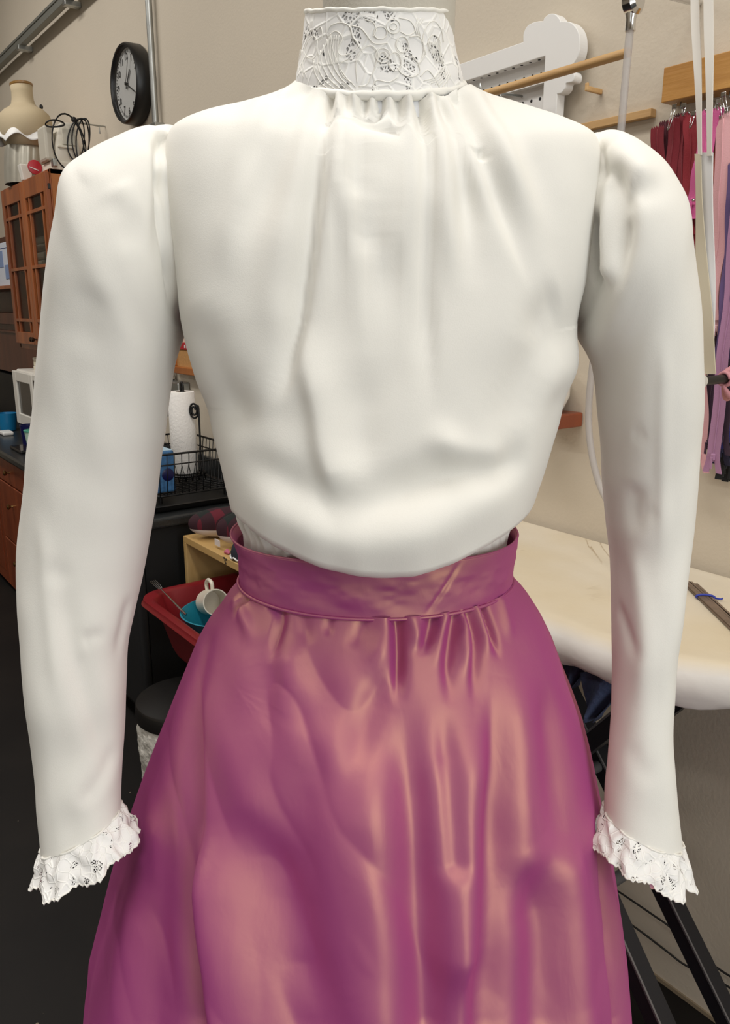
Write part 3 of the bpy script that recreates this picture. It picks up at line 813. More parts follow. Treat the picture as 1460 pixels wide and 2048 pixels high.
_, GL = cuff(PL, 0.027, 0.013, 4, (0.009, -0.008, 0.001), -0.12)
cR, GR = cuff(PR, 0.029, 0.011, 9, (-0.006, -0.010, 0.001), -0.05)
# one clear sequin caught on the right cuff
q = CW(plane_pts([(1300, 1766)], 0.675)[0][[0, 0, 1]] * np.array([1, 0, 1]) + np.array([0, 0.675, 0]))
# (the sequin is placed on the ruffle surface point closest to that spot)
gw = CW(GR.reshape(-1, 3)); i = int(np.argmin(((gw - q) ** 2).sum(1)))
fw = CW(np.array([0, 1.0, 0])); pq = gw[i] - fw * 0.003
MB().lathe(tuple(pq), [(0.0008, 0), (0.0026, -0.0004), (0.0026, 0.0002)], 16, axis='y').build('sequin', mat('sequin', '#f4f4f6', 0.1, metal=0.8), cR, True)

# ---- skirt
skirt = thing('skirt', 'long pink shot taffeta skirt with a plain waistband on the dress form', 'skirt', tuple(ROOT), GAM)
NU2 = 560
ph2 = np.linspace(0, 2 * math.pi, NU2, endpoint=False)
L_s = [(482, 1168), (455, 1195), (440, 1222), (418, 1250), (398, 1290), (378, 1350), (352, 1430), (320, 1530), (292, 1620), (262, 1720), (232, 1820), (205, 1940), (180, 2048)]
R_s = [(1022, 1160), (1048, 1185), (1062, 1205), (1088, 1250), (1112, 1305), (1132, 1370), (1152, 1430), (1172, 1500), (1188, 1580), (1205, 1680), (1224, 1780), (1245, 1900), (1264, 2048)]
def fit_b(z):   # half depth by height
    return interp(z, FB, 0.010)
FB = np.array([(-0.2, 0.52), (0.0, 0.48), (0.8, 0.29), (1.0, 0.235), (1.15, 0.19), (1.22, 0.155), (1.262, 0.122), (1.275, 0.119), (1.3, 0.118)])
def silpts_b(px):
    out = []
    for x, y in px:
        r = ray(x, y); m, q = r[0] / r[1], r[2] / r[1]; z = CAM_H + q * 0.8
        for _ in range(20):
            b = float(fit_b(z)); z = CAM_H + q * (DY - b * b / DY)
        out.append((z, m))
    out.sort(); return np.array(out)
sl, sr = silpts_b(L_s), silpts_b(R_s)
def skirt_ring(z, ph):
    b = float(fit_b(z))
    if z >= sl[0, 0] and z >= sr[0, 0]:
        a, xo = ring_fit(interp(z, sl, .006), interp(z, sr, .006), b)
    else:
        z0 = max(sl[0, 0], sr[0, 0]); b0 = float(fit_b(z0))
        a0, x0 = ring_fit(interp(z0, sl), interp(z0, sr), b0)
        z1 = z0 + 0.2; a1, x1 = ring_fit(interp(z1, sl), interp(z1, sr), float(fit_b(z1)))
        f = (z0 - z) / 0.2; a = a0 + (a0 - a1) * f * 0.6; xo = x0
    return np.stack([xo + a * np.cos(ph), DY + b * np.sin(ph), np.full(len(ph), z)], 1)
ZT = 1.2705
zz = np.concatenate([np.linspace(ZT, 1.15, 110, endpoint=False), np.linspace(1.15, 0.72, 170, endpoint=False), np.linspace(0.72, 0.03, 60)])
P = np.array([skirt_ring(z, ph2) for z in zz])
N = normals(P); cen = np.array([DX, DY, 0]); rad = P - cen; rad[..., 2] = 0
N *= np.sign((N * rad).sum(2, keepdims=True) + 1e-9)
PH = np.broadcast_to(ph2, P.shape[:2]); ZZ = P[..., 2]
# project every vertex's own resting place to angle / height coordinates scaled so that creases can be given from the front view
Ysurf = P[..., 1]
Xs, Zs = P[..., 0], P[..., 2]
fr = smoothstep((DY - 0.01 - Ysurf) / 0.05)
FS = Folds(P, N, fr > 0.02)
def S(px, amp, w1, w2=None, t0=0.2, t1=0.3):
    FS.add(px, amp, w1 * 1.25, (w1 if w2 is None else w2) * 1.25, t0, t1)
# pleats and gathers at the band
for px, amp, w1, w2 in [([(500, 1185), (478, 1215), (468, 1245)], -.006, .004, .004), ([(545, 1200), (560, 1235), (548, 1275), (540, 1330)], -.007, .004, .006), ([(470, 1200), (495, 1250), (500, 1300)], .005, .006, .006),
                        ([(790, 1238), (795, 1290), (797, 1350), (800, 1420)], -.014, .004, .006), ([(775, 1240), (768, 1290), (740, 1370)], .008, .010, .008), ([(825, 1238), (836, 1275), (838, 1310)], .006, .006, .006),
                        ([(868, 1236), (855, 1275), (838, 1320)], -.009, .005, .005), ([(892, 1234), (882, 1290), (872, 1340)], .005, .006, .006), ([(912, 1232), (900, 1280), (898, 1340), (905, 1420)], -.010, .005, .006),
                        ([(925, 1230), (932, 1290), (940, 1360)], .007, .006, .006), ([(936, 1226), (955, 1280), (952, 1360), (948, 1420)], -.009, .004, .006), ([(955, 1222), (972, 1270), (985, 1320)], .007, .006, .006),
                        ([(968, 1216), (990, 1275), (1000, 1325)], -.010, .006, .003), ([(1005, 1205), (1015, 1250), (1020, 1290)], .004, .006, .006), ([(660, 1228), (655, 1260), (650, 1280)], -.003, .004, .004),
                        ([(600, 1218), (610, 1262), (618, 1300)], -.003, .006, .006), ([(725, 1236), (715, 1270), (690, 1300)], -.003, .005, .006)]:
    S(px, amp, w1, w2, 0.0, 0.55)
# long falling folds: broad ridges and valleys that deepen towards the hem
for px, amp, w1, w2 in [
    ([(400, 1640), (410, 1760), (428, 1900), (450, 2048)], .020, .012, .034), ([(398, 1300), (392, 1450), (392, 1650), (396, 1850), (402, 2048)], -.012, .020, .008),
    ([(500, 1600), (545, 1755), (595, 1900), (632, 2048)], -.016, .028, .028), ([(655, 1420), (680, 1600), (698, 1800), (722, 2048)], .013, .030, .030),
    ([(800, 1340), (815, 1480), (832, 1700), (845, 1880), (858, 2048)], -.016, .018, .018), ([(758, 1480), (765, 1650), (772, 1850), (780, 2048)], .008, .022, .020),
    ([(858, 1340), (868, 1500), (884, 1700), (912, 2048)], .013, .016, .022), ([(886, 1400), (896, 1540), (905, 1720)], -.009, .009, .009),
    ([(945, 1370), (943, 1550), (938, 1720), (930, 1900)], .011, .020, .016), ([(994, 1330), (990, 1470), (978, 1720), (966, 1900), (955, 2048)], -.013, .009, .022),
    ([(1030, 1290), (1036, 1420), (1044, 1560), (1050, 1700)], .010, .020, .022), ([(1085, 1340), (1105, 1500), (1124, 1660)], -.009, .018, .018),
    ([(1115, 1560), (1135, 1720), (1150, 1900), (1160, 2048)], .013, .022, .018), ([(1060, 1720), (1080, 1850), (1085, 2048)], -.013, .018, .024),
    ([(1185, 1580), (1200, 1720), (1218, 1900), (1234, 2048)], -.009, .006, .010), ([(1215, 1720), (1235, 1880), (1255, 2048)], .008, .012, .012),
    ([(330, 1560), (322, 1700), (318, 1850), (310, 2048)], -.008, .022, .022), ([(275, 1740), (255, 1880), (240, 2048)], .007, .024, .024)]:
    S(px, amp, w1, w2, 0.38, 0.0)
for px, amp, w1, w2 in [
    ([(792, 1300), (760, 1380), (725, 1460), (702, 1560), (690, 1650)], -.009, .012, .014), ([(425, 1235), (402, 1320), (398, 1420)], -.006, .010, .014),
    ([(530, 1260), (540, 1340), (520, 1430), (470, 1460)], -.0055, .016, .016), ([(560, 1270), (572, 1350), (560, 1450)], .006, .016, .016),
    ([(600, 1300), (640, 1380), (650, 1480)], -.004, .018, .018), ([(640, 1480), (610, 1600), (580, 1700)], -.004, .020, .020)]:
    S(px, amp, w1, w2, 0.35, 0.5)
d = FS.field()
back = (1 - fr) * 0.012 * np.sin(PH * 14) * smoothstep((ZT - ZZ) / 0.3)
crink = (np.abs(noise2(Xs * 15 + Zs * 6 + 9, Zs * 8 + 20, 42, 2)) - .5) * 0.0026 + noise2(Xs * 9 + 4, Zs * 4 + 10, 17, 2) * 0.0026
crink = crink * smoothstep((ZT - ZZ) / 0.06)
P = P + N * (d * fr + back + crink * fr)[..., None]
MB().grid(CW(P), wrap_v=True).build('skirt_panel', M['silk'], skirt, True, angle=2.5)
# waistband
def band_ring(z, off):
    ml, mr = interp(z, wl2), interp(z, wr2)
    a, xo = ring_fit(ml, mr, 0.118)
    return np.stack([xo + (a + off) * np.cos(ph2), DY + (0.119 + off) * np.sin(ph2), np.full(NU2, z)], 1)
wl2 = silpts([(456, 1052), (478, 1100), (483, 1168)], 0.118); wr2 = silpts([(1034, 1070), (1027, 1110), (1021, 1163)], 0.118)
ZB, ZTOP = 1.2685, 1.3215
G = []
for t in np.linspace(0, 1, 26):
    z = ZB + (ZTOP - ZB) * t
    r = band_ring(z, 0.002)
    u = np.stack([np.cos(ph2), np.sin(ph2), 0 * ph2], 1)
    w_ = noise2(ph2 * 3.5 + 2, np.full(NU2, t * 3.0), 8, 3) * 0.0011 * math.sin(math.pi * t)
    w_ = w_ - 0.0022 * np.exp(-(((ph2 - 5.15 - (t - .5) * .25) / 0.02) ** 2)) * math.sin(math.pi * t)
    r = r + u * w_[:, None]
    r[:, 2] += 0.0015 * t * np.sin(ph2 * 3)
    G.append(r)
inner = band_ring(ZTOP, -0.001); inner[:, 2] = G[-1][:, 2] - 0.0005
inner2 = band_ring(ZTOP - 0.01, -0.001)
band = MB().grid(CW(np.array(G + [inner, inner2])), wrap_v=True).build('waistband', M['silk'], skirt, True, angle=2.5)
pk = CW(band_ring(ZB, 0.0035))
MB().tube([tuple(p) for p in pk[::3]], 0.0016, 6, closed=True).build('piping', M['silk'], band, True, angle=2.5)
pk = CW(band_ring(ZTOP, 0.001)); pk[:, 2] = CW(G[-1])[:, 2]
MB().tube([tuple(p) for p in pk[::3]], 0.0013, 6, closed=True).build('folded_edge', M['silk'], band, True, angle=2.5)
#@@BACKGROUND
# ------------------------------------------------------------------ wall clock
ck = thing('wall_clock', 'round black-rimmed wall clock with a white dial hung beside the conduit', 'clock', (-3.655, W, 2.485))
cx, cz, cr_ = -3.655, 2.485, 0.158
MB().lathe((cx, 0, cz), [(cr_ - .004, W - 0.002), (cr_ + .002, W - 0.01), (cr_, W - 0.064), (cr_ - .005, W - 0.072), (cr_ - .012, W - 0.071), (cr_ - .017, W - 0.058), (cr_ - .019, W - 0.03)], 64, axis='y').build('rim', M['black'], ck, True)
MB().lathe((cx, 0, cz), [(cr_ - .017, W - 0.030), (cr_ - .017, W - 0.050)], 64, axis='y').build('dial', mat('dial_white', '#c9c8c4', 0.5), ck, True)
nm = mat('dial_print', '#1a1a1a', 0.6)
yd = W - 0.0515
deps = None
for h in range(1, 13):
    cu = bpy.data.curves.new('numeral_curve', 'FONT'); cu.body = str(h); cu.size = 0.037; cu.align_x = 'CENTER'; cu.align_y = 'CENTER'; cu.extrude = 0.0004
    tmp = bpy.data.objects.new('numeral_tmp', cu); COL.objects.link(tmp)
    bpy.context.view_layer.update()
    me = bpy.data.meshes.new_from_object(tmp.evaluated_get(bpy.context.evaluated_depsgraph_get()))
    bpy.data.objects.remove(tmp)
    o = bpy.data.objects.new('numeral', me); COL.objects.link(o); o.parent = ck
    me.materials.clear(); me.materials.append(nm)
    an = math.pi / 2 - h * math.pi / 6
    o.location = (0.106 * math.cos(an), yd - W, 0.106 * math.sin(an)); o.rotation_euler = (R90, 0, 0)
tk = MB()
for k in range(60):
    an = k * math.pi / 30; r0, r1 = (0.122, 0.131) if k % 5 else (0.119, 0.132)
    tk.bar((cx + r0 * math.cos(an), yd, cz + r0 * math.sin(an)), (cx + r1 * math.cos(an), yd, cz + r1 * math.sin(an)), 0.002 if k % 5 else 0.004, 0.001, (0, 1, 0))
tk.build('minute_track', nm, ck)
def hand(name, deg, ln, w, y, m=nm, tail=0.02):
    an = math.radians(90 - deg)
    dx, dz = math.cos(an), math.sin(an)
    MB().bar((cx - tail * dx, y, cz - tail * dz), (cx + ln * dx, y, cz + ln * dz), w, 0.0015, (0, 1, 0)).build(name, m, ck)
hand('hour_hand', 37, 0.062, 0.007, yd - 0.003); hand('minute_hand', 118, 0.098, 0.005, yd - 0.006); hand('second_hand', 25, 0.105, 0.0018, yd - 0.009)
MB().lathe((cx, 0, cz), [(0.006, yd), (0.006, yd - 0.012)], 16, axis='y').build('spindle', nm, ck, True)
MB().lathe((cx, 0, cz), [(cr_ - .0165, W - 0.0635), (cr_ - .0165, W - 0.0645)], 64, axis='y').build('glass_cover', glass('clock_glass', (0.97, 0.97, 0.97, 1), 0.06, 0.08), ck, True)

# ------------------------------------------------------------------ conduit, junction box, ceiling rail
cd = thing('conduit_pipe', 'grey steel conduit running up the wall beside the clock', 'pipe', (-3.443, 1.475, 1.236))
MB().tube([(-3.443, 1.475, 1.245), (-3.443, 1.475, 4.49)], 0.0135, 16).build('tube', M['steel'], cd, True)
MB().lathe((-3.443, 1.475, 1.236), [(0.017, 0), (0.021, 0.004), (0.021, 0.018), (0.018, 0.02), (0.018, 0.045), (0.0135, 0.048)], 12).build('coupling', M['chrome'], cd, True)
for z in (1.75, 2.28, 3.2):
    MB().box(-3.475, -3.411, 1.458, 1.499, z, z + 0.018).build('strap', M['steel'], cd, bevel=0.002)
jb = thing('junction_box', 'grey metal junction box at the foot of the conduit', 'electrical box', (-3.385, W, 1.08))
MB().box(-3.475, -3.295, 1.44, 1.499, 1.075, 1.235).build('housing', M['steel'], jb, bevel=0.006)
for x, z in ((-3.455, 1.19), (-3.455, 1.12), (-3.315, 1.19), (-3.315, 1.12)):
    MB().lathe((x, 0, z), [(0.004, 1.4405), (0.004, 1.437)], 10, axis='y').build('screw', M['black'], jb, True)
MB().tube(smoothpath([(-3.47, 1.42, 1.215), (-3.485, 1.41, 1.205), (-3.49, 1.41, 1.18), (-3.487, 1.41, 1.09)], 6), 0.007, 8).build('side_conduit', M['chrome'], jb, True)
rl = thing('ceiling_rail', 'grey metal rail with brackets running high along the wall', 'rail', (-5.0, 1.47, 2.97))
rm = MB(); rm.box(-8.9, -3.9, 1.43, 1.465, 2.978, 3.018); rm.box(-8.9, -3.9, 1.425, 1.43, 2.972, 2.984); rm.box(-8.9, -3.9, 1.425, 1.43, 3.010, 3.024)
rm.build('channel', mat('rail_grey', '#8c8c84', 0.45, metal=0.6), rl, bevel=0.002)
for x in (-8.0, -6.6, -5.17, -4.32):
    MB().box(x - 0.02, x + 0.02, 1.42, 1.499, 2.955, 2.98).build('bracket', M['steel'], rl, bevel=0.003)
tag(MB().tube([(-4.10, 1.499, 2.395), (-4.10, 1.36, 2.395), (-4.10, 1.352, 2.40), (-4.10, 1.47, 2.393), (-4.10, 1.47, 2.36)], 0.0035, 6).build('wall_hook', M['steel'], None, True), 'thin wire hook sticking out of the wall above the sewing machine', 'hook')

# ------------------------------------------------------------------ wall cabinet with glazed doors
cb = thing('wall_cabinet', 'cherry wood wall cabinet with two prairie-style glass doors', 'cabinet', (-4.4, W, 1.32))
x0, x1, yf, zb, zt = -4.815, -3.99, 1.19, 1.335, 2.165
car = MB()
car.box(x0, x0 + .018, yf, W - .001, zb, zt); car.box(x0, x1, W - .012, W - .001, zb, zt)
car.box(x0, x1, yf, W - .001, zt - .02, zt); car.box(x0, x1, yf, W - .001, zb, zb + .02); car.box(x0 + .018, x1 - .018, yf + .03, W - .012, 1.74, 1.755)
car.build('carcass', M['cherry'], cb)
MB().box(x1 - .018, x1, yf, W - .001, zb + .0005, zt - .0005).build('side_panel', M['cherry_side'], cb)
ff = MB(); ff.box(x0, x0 + .022, yf - .006, yf, zb, zt); ff.box(x1 - .022, x1, yf - .006, yf, zb, zt); ff.box(x0, x1, yf - .006, yf, zb, zb + .03); ff.box(x0, x1, yf - .006, yf, zt - .02, zt)
ff.build('face_frame', M['cherry'], cb, bevel=0.002)
xm = (x0 + x1) / 2
def door(a, b, knobx):
    y0, y1 = yf - .027, yf - .0065
    z0, z1 = zb + .028, zt - .012
    gl, gr, gb, gt = a + .045, b - .045, z0 + .062, z1 - .082
    m = MB()
    m.box(a, gl, y0, y1, z0, z1); m.box(gr, b, y0, y1, z0, z1); m.box(gl, gr, y0, y1, z0, gb); m.box(gl, gr, y0, y1, gt, z1)
    d = m.build('door', M['cherry'], cb, bevel=0.0025)
    mu = MB()
    for x in (gl + .052, gr - .052): mu.box(x - .008, x + .008, y0 + .003, y1 - .003, gb, gt)
    for z in (gt - .068, gb + .062, gb + (gt - gb) * .5): mu.box(gl, gr, y0 + .001, y1 - .002, z - .008, z + .008)
    mu.build('muntins', M['cherry'], d, bevel=0.0015)
    MB().box(gl - .004, gr + .004, y1 - .007, y1 - .004, gb - .004, gt + .004).build('pane', M['glass'], d)
    MB().lathe((knobx, 0, z0 + .03), [(.004, y0 + .001), (.004, y0 - .012), (.012, y0 - .018), (.013, y0 - .024), (.008, y0 - .029)], 16, axis='y').build('knob', mat('dark_bronze', '#3a2a1c', 0.35, metal=0.7), d, True)
    return d
door(x0 + .004, xm - .001, xm - .02)
dr = door(xm + .001, x1 - .004, xm + .02)
for z in (2.09, 1.42):
    MB().box(x1 - .006, x1 + .001, yf - .018, yf - .006, z - .012, z + .012).build('hinge', M['black'], dr, bevel=0.002)
for i, (x, w, h, z, c, lb) in enumerate([(-4.62, .11, .17, 1.755, '#b9b2a4', 'pale paper-wrapped bundle on the left of the cabinet upper shelf'), (-4.22, .10, .11, 1.755, '#9a9488', 'grey bundle on the right of the cabinet upper shelf'), (-4.60, .12, .20, 1.355, '#a8a296', 'pale grey bundle low on the left inside the glazed cabinet'), (-4.2, .11, .16, 1.355, '#8f887c', 'dull grey bundle low on the right inside the glazed cabinet')]):
    m = MB()
    for k in range(4):
        m.box(x - w + .012 * math.sin(k * 2.1), x + w - .01 * math.cos(k * 1.7), 1.26 + .01 * k, 1.45, z + h * k / 4 + .001, z + h * (k + 1) / 4 - .003)
    tag(m.build('storage_bundle', mat('bundle_grey', c, 0.9, var=0.25, vscale=20), None, bevel=0.012), lb, 'bundle', 'bundles inside the wall cabinet')

# ------------------------------------------------------------------ on top of the cabinet
bf_ = thing('display_bust', 'beige linen bust in a ribbed silver bodice with white ruffle on the cabinet', 'bust', (-4.60, 1.265, 2.165))
bc = (-4.60, 1.265, 2.165)
MB().lathe(bc, [(0.12, .18), (0.150, .235), (0.158, .275), (0.157, .305), (0.145, .333), (0.118, .354), (0.088, .368), (0.070, .385), (0.063, .41), (0.061, .44), (0.064, .470)], 36, sx=1.15, sy=0.80).build('shoulders', M['bust'], bf_, True, angle=2)
MB().lathe(bc, [(0.064, .469), (0.067, .472), (0.067, .480), (0.062, .483), (0.02, .481)], 36, sx=1.15, sy=0.80).build('neck_cap', wood('cap_wood', '#7d5a2c', '#96703a', 'x'), bf_, True)
MB().lathe((-4.545, 1.338, 2.165 + .365), [(.006, 0), (.009, .005), (.009, .015), (.004, .02)], 12).build('neck_screw', M['black'], bf_, True)
# ribbed silver bodice
NVr, Kr = 120, 20
G = np.zeros((Kr, NVr, 3)); th = np.linspace(0, 2 * math.pi, NVr, endpoint=False)
for k in range(Kr):
    t = k / (Kr - 1)
    r = 0.112 + 0.006 * math.sin(t * 3)
    if t > 0.75: r *= 1 - 0.35 * ((t - .75) / .25) ** 2
    rr = r * (1 + 0.035 * np.abs(np.sin(th * 8)))
    G[k, :, 0] = bc[0] + 1.0 * rr * np.cos(th); G[k, :, 1] = bc[1] - 0.028 * (1 - t) + 0.84 * rr * np.sin(th); G[k, :, 2] = bc[2] + 0.002 + t * 0.22
MB().grid(G, wrap_v=True).build('silver_bodice', M['silver'], bf_, True, angle=2)
G = np.zeros((14, NVr, 3))
for k in range(14):
    t = k / 13
    r = 0.125 + 0.035 * t + 0.016 * t * np.sin(th * 6 + .6)
    G[k, :, 0] = bc[0] + 1.1 * r * np.cos(th); G[k, :, 1] = bc[1] + 0.82 * r * np.sin(th); G[k, :, 2] = bc[2] + .275 - 0.07 * t * (1 + 0.22 * np.sin(th * 6 + 2.2)) + 0.01 * math.sin(t * 3)
MB().grid(G, wrap_v=True).build('neck_ruffle', M['ruffle'], bf_, True, angle=2, solid=0.002)
tag(MB().box(-4.74, -4.716, 1.20, 1.225, 2.1655, 2.19).box(-4.735, -4.72, 1.203, 1.222, 2.19, 2.265).box(-4.74, -4.715, 1.20, 1.226, 2.215, 2.24).build('spring_clamp', M['black'], None, bevel=0.004), 'small black clamp standing by the silver bodice', 'clamp')
wb = MB().prism([(1.184, 2.166), (1.222, 2.166), (1.236, 2.24), (1.172, 2.24)], 'x', -4.47, -4.42).build('white_tray', M['whiteplastic'], None, bevel=0.004)
tag(wb, 'white plastic tray standing on end before the silver bodice', 'tray')
rd = thing('pin_dish', 'bright red round dish leaning on the cabinet top edge', 'dish', (-4.16, 1.225, 2.166))
MB().lathe((-4.225, 1.190, 2.201), [(.012, -.022), (.030, -.018), (.033, -.008), (.032, -.002), (.018, .001), (.003, .002)], 40, axis='x').build('dish', M['redbright'], rd, True)
MB().bar((-4.221, 1.162, 2.199), (-4.221, 1.202, 2.186), 0.004, 0.003, (1, 0, 0)).build('white_stripe', M['white'], rd)

# serger, its front towards the near end of the cabinet
class SMB(MB):
    def build(self, *a, **k):
        self.v = [(-4.02 - (p[1] - 1.20) * .92, 1.190 + (p[0] + 4.285) * .66, zz0 + (p[2] - zz0) * .90) for p in self.v]
        return MB.build(self, *a, **k)
sg = thing('sewing_machine', 'ivory overlock sewing machine with a coiled black cord on the cabinet', 'sewing machine', (-4.13, 1.28, 2.165))
zz0 = 2.1655
SMB().box(-4.235, -4.005, 1.245, 1.45, zz0, zz0 + .055).build('bed', M['ivory'], sg, bevel=0.008)
SMB().prism([(-4.20, zz0 + .05), (-4.035, zz0 + .05), (-4.03, zz0 + .12), (-4.05, zz0 + .235), (-4.07, zz0 + .245), (-4.14, zz0 + .245), (-4.165, zz0 + .225), (-4.195, zz0 + .13)], 'y', 1.255, 1.44).build('body', M['ivory'], sg, bevel=0.01, smooth=True)
SMB().box(-4.15, -4.062, 1.247, 1.256, zz0 + .135, zz0 + .215).build('front_cover', mat('ivory_cover', '#c9c3b3', 0.4), sg, bevel=0.003)
SMB().box(-4.185, -4.075, 1.238, 1.258, zz0 + .118, zz0 + .130).build('thread_guide', M['ivory'], sg, bevel=0.003)
SMB().lathe((-4.0, 1.34, zz0 + .075), [(.05, 0.01), (.055, 0.016), (.055, 0.03), (.04, 0.035), (.015, .037), (.012, .05)], 28, axis='x').build('handwheel', M['ivory'], sg, True)
for x, z in ((-4.25, .20), (-4.26, .15), (-4.25, .10)):
    d_ = SMB().lathe((x + .03, 1.30, zz0 + z), [(.022, .012), (.026, 0.0), (.026, -.022), (.014, -.03)], 18, axis='x').build('tension_dial', M['ivory'], sg, True)
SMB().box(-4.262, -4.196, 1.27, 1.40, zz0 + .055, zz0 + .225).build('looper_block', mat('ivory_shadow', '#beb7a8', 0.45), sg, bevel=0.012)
SMB().box(-4.24, -4.21, 1.22, 1.26, zz0 + .02, zz0 + .06).build('presser_lever', M['steel'], sg, bevel=0.004)
for x, z1_ in ((-4.052, .19), (-4.02, .23), (-3.985, .16), (-3.90, .20)):
    p = SMB().tube([(x, 1.46, zz0 + .05), (x, 1.46, zz0 + z1_)], 0.004, 8).build('spool_pin', M['chrome'], sg, True)
    SMB().lathe((x, 1.46, zz0 + .04), [(.016, 0), (.014, .02), (.008, .06), (.0065, .065)], 14).build('cone_holder', M['ivory'], p, True)
SMB().box(-4.06, -3.88, 1.435, 1.485, zz0 + .015, zz0 + .045).build('spool_rack', M['ivory'], sg, bevel=0.004)
cordm = M['blackmetal']
def ringcord(c, rx, rz, tilt, ph, n=26, a0=0, a1=2 * math.pi):
    return [(c[0] + rx * math.cos(a) * math.cos(tilt) - rz * math.sin(a) * math.sin(tilt), c[1] + 0.012 * math.sin(2 * a + ph), c[2] + rx * math.cos(a) * math.sin(tilt) + rz * math.sin(a) * math.cos(tilt)) for a in np.linspace(a0, a1, n)]
cm = SMB()
for c, rx, rz, tl_, ph in [((-4.115, 1.232, zz0 + .145), .115, .135, .12, 0), ((-4.06, 1.228, zz0 + .16), .055, .105, -.35, 1), ((-4.03, 1.225, zz0 + .155), .06, .11, -.15, 2), ((-4.20, 1.225, zz0 + .225), .065, .016, .1, .5), ((-4.02, 1.222, zz0 + .15), .045, .12, -.25, 2.6)]:
    cm.tube(ringcord(c, rx, rz, tl_, ph), 0.0045, 7, closed=False)
cm.tube(smoothpath([(-4.075, 1.225, zz0 + .262), (-4.03, 1.225, zz0 + .20), (-4.01, 1.225, zz0 + .11), (-3.985, 1.225, zz0 + .05), (-3.96, 1.23, zz0 + .02)], 8), 0.005, 7)
cm.build('power_cord', cordm, sg, True, angle=2)
SMB().box(-4.085, -4.055, 1.212, 1.24, zz0 + .245, zz0 + .268).build('cord_tie', cordm, sg, bevel=0.006)
SMB().box(-3.995, -3.945, 1.215, 1.26, zz0 + .002, zz0 + .035).build('cord_plug', cordm, sg, bevel=0.006)

# ------------------------------------------------------------------ tall wood hutch farther along
hu = thing('wood_hutch', 'tall dark red wood hutch with an open shelf beyond the cabinet', 'hutch', (-5.4, W, 0.84))
hx0, hx1 = -6.6, -4.93
m = MB(); m.box(hx0, hx1, 1.46, W - .002, .838, 2.02); m.box(hx0, hx1, 1.30, 1.46, 1.45, 1.52); m.box(hx0, hx1, 1.33, 1.46, .838 + .30, 1.45)
m.build('carcass', M['darkwood'], hu, bevel=0.003)
MB().box(hx0, hx1, 1.24, 1.46, 1.66, 1.68).build('shelf', M['cherry'], hu, bevel=0.003)
MB().box(hx0, hx1, 1.32, 1.46, 1.395, 1.41).build('trim_strip', M['darkwood'], hu, bevel=0.003)
MB().box(hx0, hx1, 1.325, 1.46, .838, 1.12).build('lower_panel', M['appliance_side'], hu)
bx = thing('carton', 'pale blue printed carton on the hutch shelf', 'box', (-5.42, 1.36, 1.68))
MB().box(-5.62, -5.18, 1.27, 1.45, 1.681, 1.93).build('body', M['label'], bx, bevel=0.004)
MB().box(-5.60, -5.36, 1.268, 1.2702, 1.79, 1.885).build('printed_panel', M['boxblue'], bx)
MB().box(-5.33, -5.22, 1.268, 1.2702, 1.72, 1.80).build('printed_panel', M['boxblue'], bx)
MB().box(-5.62, -5.18, 1.2685, 1.2703, 1.895, 1.899).build('printed_line', mat('blue_line', '#2d3f78', 0.6), bx)

# ------------------------------------------------------------------ base cabinets and worktop
FY = 0.955
def base_unit(xa, xb, kind, label):
    u = thing('base_cabinet', label, 'cabinet', ((xa + xb) / 2, W, 0))
    MB().box(xa + .001, xb - .001, FY + .02, W - .002, .08, .795).build('carcass', M['redwood'], u)
    MB().box(xa + .001, xb - .001, FY + .06, FY + .07, 0.001, .08).build('kick_board', M['redwood'], u)
    kz = mat('brass_knob', '#8a6a40', 0.3, metal=0.9)
    def knob(p, x, z):
        MB().lathe((x, 0, z), [(.006, FY + .001), (.005, FY - .012), (.013, FY - .018), (.015, FY - .025), (.009, FY - .031)], 18, axis='y').build('knob', kz, p, True)
    if kind == 'drawers':
        for z0, z1 in ((.655, .79), (.325, .648), (.03, .318)):
            d = MB().box(xa + .004, xb - .004, FY, FY + .02, z0, z1).build('drawer', M['redwood'], u, bevel=0.004)
            knob(d, (xa + xb) / 2, (z0 + z1) / 2 + (0.055 if z0 < .6 else 0.0))
    else:
        n = 2 if xb - xa > .6 else 1; w = (xb - xa) / n
        for k in range(n):
            a, b = xa + k * w + .004, xa + (k + 1) * w - .004
            d = MB().box(a, b, FY, FY + .02, .655, .79).build('drawer', M['redwood'], u, bevel=0.004); knob(d, (a + b) / 2, .72)
            d = MB().box(a, b, FY, FY + .02, .03, .648).build('door', M['redwood'], u, bevel=0.004)
            MB().box(a + .06, b - .06, FY - .003, FY, .10, .58).build('raised_panel', M['redwood'], d, bevel=0.003); knob(d, b - .035 if k == 0 else a + .035, .60)
base_unit(-6.40, -5.52, 'doors', 'far red wood base cabinet at the end of the counter run')
base_unit(-5.52, -4.64, 'doors', 'red wood base cabinet with doors left of the drawer stack')
base_unit(-4.64, -4.10, 'drawers', 'red wood base cabinet of three drawers with brass knobs')
base_unit(-4.10, -3.30, 'doors', 'red wood base cabinet between the drawers and the black appliance')
ct = MB().box(-6.42, -2.60, FY - .03, W - .003, .797, .836).build('worktop', M['counter'], None, bevel=0.010, seg=3)
tag(ct, 'dark speckled laminate worktop along the wall', 'worktop')
tag(MB().box(-4.92, -2.60, W - .022, W - .003, .8365, .93).build('splashback', M['counter'], None, bevel=0.003), 'dark laminate upstand along the back of the worktop', 'splashback')
tag(MB().box(-3.4, -2.60, W - .040, W - .0225, .8365, .850).build('edge_strip', mat('cream_strip', '#b9ad92', 0.6), None), 'thin cream strip along the back of the worktop', 'strip')
ap = thing('appliance', 'dark grey front-loading appliance under the dish rack', 'appliance', (-2.95, W, 0))
MB().box(-3.295, -2.62, .985, W - .003, .04, .796).build('housing', M['appliance_side'], ap)
